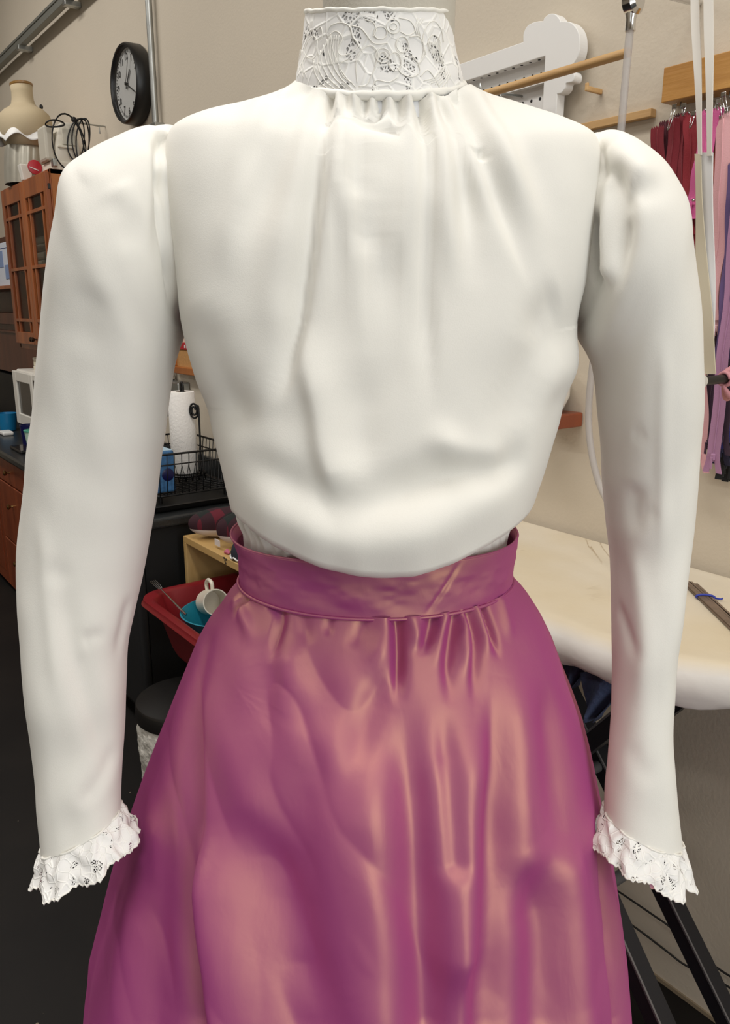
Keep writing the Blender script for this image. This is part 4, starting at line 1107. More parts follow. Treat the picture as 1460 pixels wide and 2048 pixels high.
MB().box(-3.29, -2.615, .945, .985, .10, .79).build('door', M['appliance'], ap, bevel=0.012, seg=3, smooth=True)
MB().box(-3.20, -2.70, .93, .946, .735, .755).build('handle', M['appliance'], ap, bevel=0.006)
MB().box(-3.28, -2.64, 1.03, 1.04, 0.001, .04).build('kick_board', M['appliance_side'], ap)

# things on the worktop
mw = thing('microwave', 'white microwave with a dark window on the far end of the worktop', 'microwave', (-4.55, 1.32, .836))
MB().box(-4.89, -4.36, 1.165, 1.47, .905, 1.215).build('housing', M['whiteplastic'], mw, bevel=0.008)
fr_ = MB(); a, b, y0, y1, z0, z1 = -4.885, -4.49, 1.140, 1.1655, .912, 1.208
gl, gr, gb, gt = a + .07, b - .045, z0 + .06, z1 - .055
fr_.box(a, gl, y0, y1, z0, z1); fr_.box(gr, b, y0, y1, z0, z1); fr_.box(gl, gr, y0, y1, z0, gb); fr_.box(gl, gr, y0, y1, gt, z1)
dd = fr_.build('door', M['whiteplastic'], mw, bevel=0.004)
MB().box(gl - .002, gr + .002, y0 + .010, y0 + .016, gb - .002, gt + .002).build('window', M['screen'], dd)
MB().box(-4.486, -4.362, 1.146, 1.1655, z0, z1).build('control_panel', M['whiteplastic'], mw, bevel=0.004)
MB().box(-4.475, -4.375, 1.143, 1.147, 1.13, 1.18).build('display', M['screen'], mw)
for x in (-4.86, -4.39):
    for y in (1.19, 1.44):
        MB().lathe((x, y, .8365), [(.014, 0), (.014, .0690)], 12).build('foot', M['whiteplastic'], mw, True)
pz = 1.2155
for i, (h, c, w, lb) in enumerate([(.022, '#efece4', .13, 'white book at the bottom of the stack on the microwave'), (.028, '#d8cdb4', .12, 'thick cream book in the middle of the stack on the microwave'), (.006, '#1d1c1c', .12, 'thin black notebook near the top of the stack on the microwave'), (.012, '#e8e4dc', .13, 'white leaflet pile on the black notebook above the microwave'), (.006, '#a8402e', .11, 'thin red leaflet topmost of the stack on the microwave')]):
    b_ = thing('book', lb, 'book', (-4.60, 1.30, pz), group='books stacked on the microwave')
    MB().box(-4.60 - w, -4.60 + w, 1.22, 1.40, pz + .0003, pz + h - .0003).build('cover', mat('book_cover', c, 0.6), b_, bevel=0.001)
    MB().box(-4.60 - w + .003, -4.60 + w + .0006, 1.2196, 1.397, pz + h * .2, pz + h * .8).build('pages', mat('book_pages', '#e6dec8', 0.9), b_)
    pz += h
def cup(name, label, x, y, r0, r1, h, m, rim=None):
    t = thing(name, label, 'cup', (x, y, .8365))
    MB().lathe((x, y, .8366), [(r0 * .9, 0), (r0, .003), (r1, h), (r1 - .003, h), (r0 - .003, .006)], 32).build('body', m, t, True)
    if rim: MB().lathe((x, y, .8366 + h), [(r1 + .0015, -.008), (r1 + .0025, 0), (r1 - .004, .001), (r1 - .004, -.008)], 32, cap0=False, cap1=False).build('rim', rim, t, True)
cup('tumbler', 'blue plastic tumbler at the left end of the worktop', -5.12, 1.14, .045, .058, .105, M['bluecup'])
cup('tumbler', 'navy tumbler standing below the microwave front', -4.42, 1.085, .036, .044, .12, M['navy'])
cup('tumbler', 'pale mint tumbler with a green rim at the worktop edge', -4.10, 1.03, .032, .046, .135, M['mint'], M['mintrim'])
tag(MB().box(-5.00, -4.90, 1.06, 1.12, .8365, .858).build('soap_bar', M['white'], None, bevel=0.008, seg=3), 'white soap bar in front of the blue tumbler', 'soap')
ph_ = thing('phone', 'black phone lying flat on the worktop edge', 'phone', (-4.33, 1.03, .836))
MB().box(-4.44, -4.22, 0.985, 1.075, .8366, .852).build('case', M['black'], ph_, bevel=0.006, seg=3)
MB().box(-4.43, -4.23, 0.992, 1.068, .8516, .8526).build('screen', M['screen'], ph_)

# dish rack with its tray
ty = MB(); G = np.zeros((8, 60, 3))
tr_t = thing('drainer_tray', 'black drip tray under the wire dish rack', 'tray', (-3.02, 1.24, .836))
def rrect(x0, x1, y0, y1, r, n=15):
    out = []
    for cx_, cy_, a0 in ((x1 - r, y1 - r, 0), (x0 + r, y1 - r, R90), (x0 + r, y0 + r, 2 * R90), (x1 - r, y0 + r, 3 * R90)):
        for k in range(n):
            a = a0 + R90 * k / (n - 1); out.append((cx_ + r * math.cos(a), cy_ + r * math.sin(a)))
    return out
G = []
for off, z in ((.03, .8368), (.012, .8375), (.0, .846), (-.006, .860), (-.010, .862), (-.004, .864), (.004, .858), (.014, .842), (.032, .8395)):
    G.append([(x, y, z) for x, y in rrect(-3.32 + off, -2.66 - off, 1.03 + off, 1.455 - off, .04)])
m = MB().grid(np.array(G), wrap_v=True); n_ = len(G[0]); m.f.append(tuple(range(n_))); m.f.append(tuple((len(G) - 1) * n_ + k for k in range(n_)))
m.build('tray', M['black'], tr_t, True)
dk = thing('dish_rack', 'black wire dish rack on the worktop beside the paper towel', 'dish rack', (-3.02, 1.25, .86))
rx0, rx1, ry0, ry1 = -3.20, -2.76, 1.095, 1.425
wr_ = .0028
def ring(z, e=0.0): return [(x, y, z) for x, y in rrect(rx0 - e, rx1 + e, ry0 - e, ry1 + e, .03, 6)]
m = MB()
for z, e, r in ((1.030, .012, .0042), (.990, .006, .0028), (.872, -.004, .0035)): m.tube(ring(z, e), r, 6, closed=True)
m.build('rim_wires', M['blackmetal'], dk, True, angle=2)
m = MB()
for k in range(11):
    y = ry0 + .02 + (ry1 - ry0 - .04) * k / 10
    m.tube([(rx1 + .012, y, 1.030), (rx1 - .004, y, .872), (rx0 + .004, y, .872), (rx0 - .012, y, 1.030)], .0019, 6)
for k in range(14):
    x = rx0 + .02 + (rx1 - rx0 - .04) * k / 13
    m.tube([(x, ry0 - .012, 1.030), (x, ry0 + .004, .872), (x, ry1 - .004, .872), (x, ry1 + .012, 1.030)], .0019, 6)
m.build('basket_wires', M['blackmetal'], dk, True, angle=2)
m = MB()
for k in range(9):
    y = ry0 + .05 + (ry1 - ry0 - .1) * k / 8
    m.tube([(-2.95, y - .014, .874), (-2.95, y, .945), (-2.95, y + .014, .874)], .0022, 6)
m.build('plate_prongs', M['blackmetal'], dk, True, angle=2)
for x in (rx0 + .03, rx1 - .03):
    for y in (ry0 + .03, ry1 - .03):
        MB().lathe((x, y, .8397), [(.008, 0), (.008, .030)], 10).build('foot', M['blackmetal'], dk, True)

# paper towel and holder
hx, hy = -3.43, 1.27
hp = wp(368, 925, 1.36)
hx, hy, hz = hp.x, 1.36, .8395
hl = thing('paper_towel_holder', 'black wire paper towel holder with a spiral finial', 'holder', (hx, hy, hz))
hx = -3.08; hy = 1.36
hl.location = (hx, hy, .876)
MB().tube([(hx + .082 * math.cos(a), hy + .082 * math.sin(a), .881) for a in np.linspace(0, 2 * math.pi, 40, endpoint=False)], .005, 8, closed=True).tube([(hx - .08, hy, .881), (hx + .08, hy, .881)], .0045, 8).build('base_ring', M['blackmetal'], hl, True, angle=2)
MB().tube([(hx, hy, .881), (hx, hy, 1.222)] + [(hx + .011 - .011 * math.cos(a), hy, 1.228 + .03 * math.sin(a)) for a in np.linspace(0, math.pi, 12)] + [(hx + .022, hy, 1.20)], .0048, 8).build('post', M['blackmetal'], hl, True, angle=2)
ax_, ay_ = hx + .080, hy + .035
spir = [(ax_ + .598 * (-.018 + (.006 + .014 * t) * math.cos(4.2 * math.pi * t)), ay_ + .802 * (-.018 + (.006 + .014 * t) * math.cos(4.2 * math.pi * t)), 1.150 + (.010 + .026 * t) * math.sin(4.2 * math.pi * t)) for t in np.linspace(0, 1, 50)]
MB().tube([(hx + .074, hy + .032, .881), (ax_, ay_, .90), (ax_ + .002, ay_, 1.0), (ax_ + .004, ay_, 1.14)] + spir[::-1], .0042, 8).build('tension_arm', M['blackmetal'], hl, True, angle=2)
pr = thing('paper_towel_roll', 'white embossed paper towel roll on the black holder', 'paper towel', (hx, hy, .887))
MB().lathe((hx, hy, .8865), [(.021, 0), (.052, 0), (.0545, .003), (.0545, .331), (.052, .334), (.021, .334)], 48, cap0=False, cap1=False).build('sheets', M['paper'], pr, True)
MB().lathe((hx, hy, .8868), [(.0212, 0), (.0212, .333), (.019, .333), (.019, 0)], 32, cap0=False, cap1=False).build('core', mat('card_core', '#8a7458', 0.9), pr, True)
# wipes pack in the rack
wpk = thing('wipes_pack', 'blue patterned pack standing in the dish rack', 'pack', (-2.86, 1.16, .875))
MB().box(-2.925, -2.80, 1.115, 1.195, .8765, 1.035).build('pack', mat('pack_blue', '#3f6f9e', 0.4, var=0.35, vscale=60), wpk, bevel=0.008, seg=3)
MB().lathe((-2.801, 1.165, .945), [(.022, -.001), (.024, .003), (.018, .005)], 24, axis='x').build('round_mark', M['navy'], wpk, True)
MB().box(-2.92, -2.805, 1.12, 1.19, 1.0335, 1.037).build('lid', mat('pack_lid', '#a9c4d4', 0.4), wpk, bevel=0.001)
cl = thing('clear_pitcher', 'clear plastic pitcher behind the paper towel roll', 'pitcher', (-3.62, 1.36, .8367))
MB().lathe((-3.50, 1.31, .8369), [(.058, 0), (.062, .004), (.074, .19), (.076, .20), (.073, .20), (.060, .008)], 36).build('body', M['clear'], cl, True)
MB().tube(smoothpath([(-3.43, 1.29, 1.00), (-3.39, 1.28, 1.0), (-3.385, 1.28, .93), (-3.44, 1.29, .88)], 6), .006, 8).build('handle', M['clear'], cl, True)

# cork board with red sign
kb = thing('cork_board', 'small framed cork board on the wall above the paper towel', 'cork board', (-3.2, W, 1.27))
MB().box(-3.38, -2.50, W - .018, W - .002, 1.30, 1.375).build('cork', M['cork'], kb)
MB().box(-3.41, -2.48, W - .04, W - .002, 1.272, 1.302).box(-3.41, -3.38, W - .04, W - .002, 1.302, 1.378).box(-2.51, -2.48, W - .04, W - .002, 1.302, 1.378).build('frame', M['cherry_side'], kb, bevel=0.003)
MB().box(-3.38, -2.51, W - .022, W - .002, 1.376, 1.405).build('red_strip', M['redbright'], kb)
m = MB()
for x in (-3.285, -3.265): m.box(x, x + .010, W - .0235, W - .022, 1.383, 1.396)
m.build('white_marks', M['white'], kb)

# ------------------------------------------------------------------ cubby, hams, basin, bin
cu_ = thing('wooden_cubby', 'open plywood cubby unit standing below the worktop end', 'cubby', (-2.08, 1.3, 0))
a, b, y0, y1, zt = -2.555, -1.60, 1.105, 1.495, .774
m = MB(); m.box(a, b, y0, y1, zt - .024, zt); m.box(a, a + .022, y0, y1, 0.001, zt - .024); m.box(b - .022, b, y0, y1, 0.001, zt - .024)
m.build('frame', M['birch'], cu_, bevel=0.0015)
MB().box(a + .022, b - .022, y1 - .008, y1, 0.001, zt - .024).build('back_panel', M['birch'], cu_)
MB().box(a + .022, b - .022, y0, y1 - .008, .425, .445).build('shelf', M['birch'], cu_, bevel=0.0015)
m = MB()
for dx, dz in ((0, 0), (.008, .006), (.005, -.007), (-.006, .008)):
    m.lathe((-2.235 + dx, 0, .763 + dz), [(.004, y0 + .0005), (.004, y0 - .0006)], 10, axis='y')
m.build('printed_mark', nm, cu_)
def ham(name, label, c, rx, ry, h, tilt):
    t = thing(name, label, 'pressing ham', c)
    K, V = 22, 64; G = np.zeros((K, V, 3)); th = np.linspace(0, 2 * math.pi, V, endpoint=False)
    def shell(k0, k1, K):
        G = np.zeros((K, V, 3))
        for k in range(K):
            f = k0 + (k1 - k0) * k / (K - 1); zz_ = -math.cos(math.pi * f); r = math.sqrt(max(0, 1 - abs(zz_) ** 2.4))
            egg = 1 + 0.18 * np.cos(th)
            G[k, :, 0] = c[0] + rx * r * np.cos(th); G[k, :, 1] = c[1] + ry * r * np.sin(th) * egg; G[k, :, 2] = c[2] + h * (zz_ + 1) / 2 + 0.004 * np.cos(th * 2) * r * f
        A = np.array([math.cos(tilt), math.sin(tilt)]); X = G[..., 0] - c[0]; Y = G[..., 1] - c[1]
        G[..., 0] = c[0] + X * A[0] - Y * A[1]; G[..., 1] = c[1] + X * A[1] + Y * A[0]
        return G
    g1 = shell(0.02, .42, 14); g2 = shell(.42, .98, 18)
    m = MB().grid(g1, wrap_v=True); m.f.append(tuple(range(V))); m.build('canvas_underside', M['hampale'], t, True, angle=2)
    m = MB().grid(g2, wrap_v=True); m.f.append(tuple(17 * V + k for k in range(V))); m.build('plaid_cover', M['plaid'], t, True, angle=2)
    return t
h1 = ham('tailors_ham', 'red and black plaid tailor\'s ham lying on the cubby', (-2.455, 1.240, .7745), .145, .066, .105, 1.32)
MB().box(-2.352, -2.318, 1.128, 1.131, .785, .806).build('care_label', M['hampale'], h1)
h2 = ham('tailors_ham', 'second plaid tailor\'s ham with a pale base behind the first', (-2.295, 1.262, .7745), .14, .062, .125, 1.30)
cp_ = thing('lace_pincushion', 'dark blue padded cushion with a white lace edge on the cubby', 'pincushion', (-2.19, 1.17, .7745))
MB().lathe((-2.185, 1.165, .7745), [(.03, 0), (.056, .006), (.058, .022), (.05, .045), (.03, .062), (.005, .066)], 30).build('pad', mat('navy_cloth', '#20222c', 0.9), cp_, True)
MB().tube([(-2.185 + .0585 * math.cos(a), 1.165 + .0585 * math.sin(a), .7835 + .003 * math.sin(a * 12)) for a in np.linspace(0, 2 * math.pi, 60, endpoint=False)], .0028, 6, closed=True).build('lace_edge', M['white'], cp_, True, angle=2)
tag(MB().tube([(-2.275, 1.125, .7785), (-2.262, 1.127, .784), (-2.25, 1.13, .779)], [.004, .009, .004], 8).build('pink_scrap', mat('pink_felt', '#c26a80', 0.9), None, True), 'small pink fabric scrap by the cubby front edge', 'scrap')

bn = thing('wash_basin', 'dark red plastic wash basin of dishes pushed into the cubby', 'basin', (-2.17, 1.08, .4455))
def basin_ring(f, off, z):
    x0, x1, y0, y1 = -2.43, -1.93, .905, 1.315
    i = .045 * (1 - f)
    return [(x, y, z) for x, y in rrect(x0 + i + off, x1 - i - off, y0 + i + off, y1 - i - off, .09, 12)]
G = []
for f, off, z in [(0, .02, .4457), (0, .004, .449), (.15, 0, .475), (.9, 0, .618), (1, -.004, .628), (1, -.022, .630), (1, -.026, .624), (1, -.030, .616), (1, -.0275, .618), (1, -.024, .634), (1, -.002, .6345), (.95, .006, .628), (.15, .005, .478), (.02, .008, .452), (0, .024, .450)]:
    G.append(basin_ring(f, off, z))
m = MB().grid(np.array(G), wrap_v=True); n_ = len(G[0]); m.f.append(tuple(range(n_))); m.f.append(tuple((len(G) - 1) * n_ + k for k in range(n_)))
m.build('tub', M['red'], bn, True, angle=0.9)
tb = thing('mixing_bowl', 'teal plastic bowl nested in the red basin', 'bowl', (-2.14, 1.02, .46))
MB().lathe((-2.20, 1.085, .4555), [(.055, 0), (.07, .004), (.142, .150), (.147, .155), (.142, .156), (.067, .010)], 44).build('bowl', M['teal'], tb, True)
mg = thing('mug', 'cream mug lying tipped in the teal bowl', 'mug', (-2.13, 1.03, .60))
def place(mb, c, rx, rz, ry=0):
    R = Matrix.Rotation(rz, 4, 'Z') @ Matrix.Rotation(ry, 4, 'Y') @ Matrix.Rotation(rx, 4, 'X')
    mb.v = [tuple(Vector(c) + R @ Vector(p)) for p in mb.v]; return mb
MC = (-2.265, 1.065, .622)
q1 = MB().lathe((0, 0, -.045), [(.035, 0), (.041, .003), (.042, .09), (.0425, .094), (.039, .094), (.0385, .008)], 36)
place(q1, MC, 0, math.radians(-8), math.radians(72)).build('body', M['mug'], mg, True)
q2 = MB().tube(smoothpath([(-.040, 0, .030), (-.062, 0, .032), (-.073, 0, .0), (-.062, 0, -.028), (-.040, 0, -.030)], 6), .0065, 10)
place(q2, MC, 0, math.radians(-8), math.radians(72)).build('handle', M['mug'], mg, True)
fk = thing('fork', 'steel fork leaning over the rim of the red basin', 'fork', (-2.36, .93, .63))
P0, P1 = Vector((-2.455, .945, .668)), Vector((-2.22, .955, .618))
m = MB().tube([P0.lerp(P1, t) for t in np.linspace(.25, 1, 6)], [.002, .002, .0022, .003, .004, .004], 8); m.build('handle', M['chrome'], fk, True)
m = MB()
for k in range(4):
    o = Vector((0, (k - 1.5) * .006, 0)); m.tube([P0.lerp(P1, .26) + o * .6, P0.lerp(P1, .15) + o, P0 + o], .0013, 6)
m.build('tines', M['chrome'], fk, True)

tc_ = thing('trash_can', 'low round trash can with a black lid and white liner', 'trash can', (-2.155, .915, 0))
tx, ty_ = -2.165, .935
tx, ty_ = -2.20, .93
MB().lathe((tx, ty_, .001), [(.12, 0), (.125, .01), (.148, .30), (.145, .30), (.12, .012)], 44).build('bin', M['black'], tc_, True)
V = 160; th = np.linspace(0, 2 * math.pi, V, endpoint=False); G = []
for k in range(34):
    t = k / 33; z = .012 + .300 * t
    r = .142 + .014 * math.sin(t * 2.2) + .0055 * noise2(np.cos(th) * 3 + 10, np.sin(th) * 3 + t * 5 + 10, 5, 3) * (1 - t * .6) + .002 * np.sin(th * 40 + 3 * np.sin(th * 3)) * t
    if t > .9: r = r - .004
    G.append(np.stack([tx + r * np.cos(th), ty_ + r * np.sin(th), np.full(V, z)], 1))
MB().grid(np.array(G), wrap_v=True).build('bag', M['bag'], tc_, True, angle=2)
MB().lathe((tx, ty_, .0), [(.1535, .300), (.158, .302), (.158, .345), (.154, .352), (.148, .353), (.10, .366), (.03, .371), (.004, .371)], 56).build('lid', mat('lid_black', '#191716', 0.35), tc_, True, angle=.6)

# ------------------------------------------------------------------ pegboard in an ornate frame
pg = thing('pegboard', 'white pegboard panel set in an ornate white scalloped frame', 'pegboard', (-1.6, W, 1.6))
def wl_(pts, perp): return [(wp(x, y, perp).x, wp(x, y, perp).z) for x, y in pts]
FP = 1.458
crest = smoothpath([(p[0], p[1], 0) for p in [(1046, 84), (1047, 66), (1056, 50), (1072, 43), (1086, 42)]], 4) + smoothpath([(p[0], p[1], 0) for p in [(1088, 36), (1098, 28), (1110, 28), (1118, 36), (1121, 43)]], 4) + smoothpath([(p[0], p[1], 0) for p in [(1124, 42), (1142, 45), (1156, 62), (1160, 88), (1156, 112), (1144, 132), (1138, 142)]], 4) + smoothpath([(p[0], p[1], 0) for p in [(1146, 143), (1149, 152), (1145, 163), (1133, 166)]], 4) + smoothpath([(p[0], p[1], 0) for p in [(1131, 168), (1129, 178), (1122, 186), (1114, 188)]], 4)
outer = wl_([(p.x, p.y) for p in crest], FP)
op_t, op_r = wp(1090, 112, FP).z, wp(1090, 112, FP).x        # opening corner
sx_r = wp(1113, 190, FP).x
topz = wp(1046, 86, FP).z
poly = [(-2.05, topz)] + outer + [(sx_r, 1.30), (op_r, 1.30), (op_r, op_t), (-2.05, op_t)]
MB().prism(poly, 'y', FP, FP + .026).build('frame', M['white'], pg, bevel=0.0015)
m = MB(); holes = []
MB().box(-2.05, op_r, FP + .020, FP + .026, 1.30, op_t).build('panel', M['white'], pg)
hz = wp(1080, 165, FP + .015).z
MB().box(-2.05, op_r, FP + .004, FP + .020, hz - .006, hz + .006).build('cross_rail', M['white'], pg)
hm = MB(); hr = MB()
for i in range(27):
    x = op_r - .026 - .0254 * i
    for j in range(29):
        z = op_t - .026 - .0254 * j
        if abs(z - hz) < .012: continue
        hm.lathe((x, 0, z), [(.0033, FP + .0205), (.0033, FP + .0194)], 8, axis='y')
    hr.lathe((x, FP + .011, 0), [(.0034, op_t + .0005), (.0034, op_t - .0006)], 8)
    hr.lathe((x, FP + .012, 0), [(.0034, hz + .0056), (.0034, hz + .0066)], 8)
hm.f += [tuple(i + len(hm.v) for i in f) for f in hr.f]; hm.v += hr.v
hm.build('peg_holes', mat('hole_black', '#121212', 0.9), pg)['kind'] = 'stuff'
# dowel on wire hooks, flat lath
dw = tag(MB().tube([(-1.95, 1.365, 2.0055), (-1.02, 1.365, 2.0055)], .0085, 16).build('dowel_rod', M['dowel'], None, True), 'long round wooden dowel held in front of the pegboard', 'dowel')
for x in (-1.82, -1.385):
    h = thing('peg_hook', 'bent wire hook under the %s of the wooden dowel' % ('hidden end' if x < -1.5 else 'middle'), 'hook', (x, 1.43, 2.0))
    MB().tube([(x, FP + .0185, 2.016), (x, 1.40, 2.012), (x, 1.385, 1.994), (x, 1.362, 1.9935), (x, 1.348, 2.004), (x, 1.345, 2.024)], .0028, 8).tube([(x, FP + .0185, 1.955), (x, FP + .010, 1.96), (x, 1.40, 2.012)], .0028, 8).build('wire', M['steel'], h, True, angle=2)
pgk = thing('dowel_peg', 'small brown peg behind the right end of the dowel', 'peg', (-1.17, 1.45, 2.0))
MB().box(-1.186, -1.178, 1.452, W - .001, 1.984, 1.994).box(-1.186, -1.178, 1.449, 1.455, 1.984, 2.0).build('pin', M['dowel'], pgk, bevel=.002)
tag(MB().box(-1.225, -1.045, 1.482, 1.499, 1.917, 1.932).build('wood_lath', M['dowel'], None, bevel=0.001), 'flat wooden lath fixed on the wall below the dowel', 'lath')

# ------------------------------------------------------------------ steam hose
hs = thing('steam_hose', 'clear plastic hose hanging from a chrome fitting before the wall', 'hose', (-.97, 1.3, 1.03))
f0 = Vector((-.972, 1.30, 2.085))
MB().lathe((f0.x, f0.y, 2.045), [(.009, -.028), (.0085, -.01), (.011, 0), (.012, .006), (.008, .01)], 16).build('barb', M['chrome'], hs, True)
MB().lathe((f0.x, f0.y, 2.062), [(.014, -.012), (.021, -.006), (.021, .010), (.014, .016)], 20, axis='x').build('fitting', M['chrome'], hs, True)
MB().tube([(f0.x, f0.y, 2.07), (f0.x, 1.35, 2.09), (f0.x, W, 2.10)], .007, 10).build('wall_arm', M['chrome'], hs, True)
hp_ = [wp(x, y, 1.30) for x, y in [(1263, 22), (1258, 80), (1250, 170), (1243, 250), (1226, 420), (1205, 580), (1189, 700), (1179, 790), (1178, 860), (1188, 930), (1206, 985)]] + [wp(1240, 1040, 1.28), wp(1290, 1090, 1.24), Vector((-.79, 1.20, 1.050)), Vector((-.74, 1.22, 1.0425))]
MB().tube(smoothpath(hp_, 8), .0068, 12).build('tube', M['hose'], hs, True, angle=2)

# ------------------------------------------------------------------ hook rack, zippers, pins
rk = thing('hook_rack', 'honey pine board with cup hooks holding zippers on the wall', 'rack', (-.8, W, 1.93))
MB().box(-1.003, -.50, 1.452, W - .001, 1.929, 1.990).build('board', M['pine'], rk, bevel=0.0015)
hooks = []
for k in range(11):
    x = -.975 + .0325 * k
    hooks.append(x)
    MB().tube([(x, 1.475, 1.930), (x, 1.475, 1.918)] + [(x + .009 * math.sin(a), 1.475 - .002 * a, 1.909 + .009 * math.cos(a)) for a in np.linspace(0, 4.4, 14)], .0014, 6).build('cup_hook', M['steel'], rk, True, angle=2)
ZC = {'darkred': '#7e1424', 'burgundy': '#541022', 'red': '#8c1a26', 'pink': '#cf5b93', 'coral': '#b2594c', 'rust': '#a8483c', 'pale': '#d9a3a6', 'blush': '#e0b3b6', 'mauve': '#a87a9a', 'lilac': '#b493bd', 'plum': '#3a2238', 'purple': '#5f4a78', 'navy': '#1b1a3e', 'indigo': '#2f2a78', 'black': '#101012'}
ZM = {k: mat('zip_' + k, v, 0.8, bump=0.1, bscale=400, sheen=0.2) for k, v in ZC.items()}
def zipper(label, colr, top, bot, w, perp, bend=0.0, pull=True, split=0.03, twist=0.0):
    """closed zipper hanging from top to bot (photo places on the plane Y = perp)"""
    w *= 1.28
    a, b = wp(top[0], top[1], perp), wp(bot[0], bot[1], perp)
    b.y = perp + .004
    t = thing('zipper', label, 'zipper', tuple(a), group='zippers hanging from the hook rack')
    n = 40; L_ = (b - a).length
    def cen_(f):
        p = a.lerp(b, f); p.x += bend * math.sin(math.pi * f) + .0015 * math.sin(f * 17 + a.x * 90); p.y += .003 * math.sin(f * 9 + a.x * 70); return p
    for side in (-1, 1):
        G = []
        for i in range(n):
            f = i / (n - 1); p = cen_(f); tw = twist * math.sin(f * 5 + a.x * 40)
            op = max(0, (f * L_ - (L_ - split)) / split) if pull else 0
            base_ = Vector((side * (.0006 + .007 * op), 0, 0)); dirw = Vector((side * math.cos(tw), .35 * math.sin(tw) + .25 * math.sin(f * 3 + a.x * 50), 0))
            row = []
            for s_ in (0, 1):
                q = p + base_ + dirw * (w / 2 * s_)
                if i == 0: q.z += .002 * ((s_ + side) % 2)
                row.append(q)
            G.append([tuple(row[0] + Vector((0, -.0008, 0))), tuple(row[1] + Vector((0, -.0006, 0))), tuple(row[1] + Vector((0, .0006, 0))), tuple(row[0] + Vector((0, .0008, 0)))])
        m = MB().grid(np.array(G), wrap_v=True); m.f.append((0, 1, 2, 3)); m.f.append(tuple((n - 1) * 4 + k for k in range(4)))
        # pinked top edge
        e = Vector(G[0][1]); c0 = Vector(G[0][0])
        for k in range(3):
            u0, u1 = c0.lerp(e, k / 3), c0.lerp(e, (k + 1) / 3); tip = (u0 + u1) / 2 + Vector((0, 0, .0045))
            m.add([u0, u1, tip, u0 + Vector((0, .0014, 0)), u1 + Vector((0, .0014, 0)), tip + Vector((0, .0014, 0))], [(0, 1, 2), (5, 4, 3), (0, 3, 4, 1), (1, 4, 5, 2), (2, 5, 3, 0)])
        m.build('tape', ZM[colr], t, True, angle=1.0)
    MB().tube([cen_(i / 24) + Vector((0, -.0012, 0)) for i in range(24 if pull else 25)], .0011, 6).build('teeth', ZM[colr], t, True, angle=2)
    if pull:
        fs = 1 - split / L_; p = cen_(fs)
        MB().box(p.x - .004, p.x + .004, p.y - .006, p.y + .001, p.z - .006, p.z + .007).build('slider', ZM[colr], t, bevel=0.0015)
        MB().box(p.x - .0025, p.x + .0025, p.y - .0085, p.y - .0065, p.z - .022, p.z + .001).build('pull_tab', ZM[colr], t, bevel=0.0009)
    return t
Z = [('dark red zipper leftmost of the bunch under the pine rack', 'darkred', (1318, 258), (1312, 560), .022, 1.462, 0),
     ('deep burgundy zipper just right of the leftmost dark red one', 'burgundy', (1334, 246), (1326, 590), .022, 1.470, .004),
     ('dark red zipper with a safety pin near its top edge', 'darkred', (1346, 240), (1334, 600), .020, 1.458, -.003),
     ('wine zipper tucked behind the safety pin', 'burgundy', (1358, 232), (1350, 610), .022, 1.474, .004),
     ('dark red zipper beneath the second hook of the rack', 'darkred', (1368, 230), (1360, 640), .020, 1.464, 0),
     ('bright dark red zipper with a loose pin on its front', 'red', (1384, 234), (1368, 470), .022, 1.452, .003),
     ('narrow red zipper close against the white strap', 'red', (1394, 238), (1376, 500), .020, 1.458, 0),
     ('wine zipper end hanging below the pink one', 'burgundy', (1376, 330), (1374, 640), .020, 1.478, 0),
     ('hot pink short zipper slanting to the left behind the sling', 'pink', (1420, 228), (1372, 438), .026, 1.440, .006),
     ('hot pink zipper straight down between the two straps', 'pink', (1411, 226), (1410, 470), .022, 1.448, 0),
     ('hot pink zipper right of the straps with a punched top', 'pink', (1431, 222), (1418, 420), .022, 1.452, 0),
     ('coral zipper slanting from the rack to the sleeve edge', 'coral', (1440, 250), (1382, 640), .022, 1.446, .004),
     ('rust zipper just right of the coral one', 'rust', (1444, 262), (1393, 650), .020, 1.456, .004),
     ('pale pink zipper slanting beside the coral one', 'pale', (1448, 236), (1416, 640), .022, 1.440, .004),
     ('blush zipper running down the right of the sling', 'blush', (1458, 228), (1428, 690), .018, 1.446, .003),
     ('lilac zipper crossing behind the sling to the sleeve', 'lilac', (1418, 440), (1390, 760), .018, 1.462, -.008),
     ('pale pink long zipper whose end hangs lowest beside the sleeve', 'pale', (1404, 560), (1397, 944), .020, 1.450, 0),
     ('dark plum zipper between the pale pink and mauve ends', 'plum', (1446, 500), (1412, 915), .020, 1.462, 0),
     ('mauve zipper crossing before the plum one with open lilac end', 'mauve', (1476, 400), (1421, 946), .019, 1.436, .003),
     ('purple zipper with a pale edge right of the blush one', 'purple', (1470, 330), (1443, 720), .020, 1.440, .002),
     ('plum zipper hanging at the picture edge', 'plum', (1474, 380), (1440, 910), .022, 1.446, 0),
     ('navy zipper with frayed tail under the black rod', 'navy', (1462, 560), (1440, 930), .022, 1.470, 0),
     ('indigo zipper rightmost above the black tails', 'indigo', (1476, 560), (1455, 900), .022, 1.456, 0),
     ('black zipper with the lowest tail at the picture edge', 'black', (1468, 640), (1448, 962), .022, 1.476, 0),
     ('black zipper just beyond the lowest black tail', 'black', (1480, 640), (1460, 966), .022, 1.480, 0)]
for lb, c, t_, b_, w, pp, bd in Z:
    zipper(lb, c, t_, b_, w, pp, bd, twist=.35)
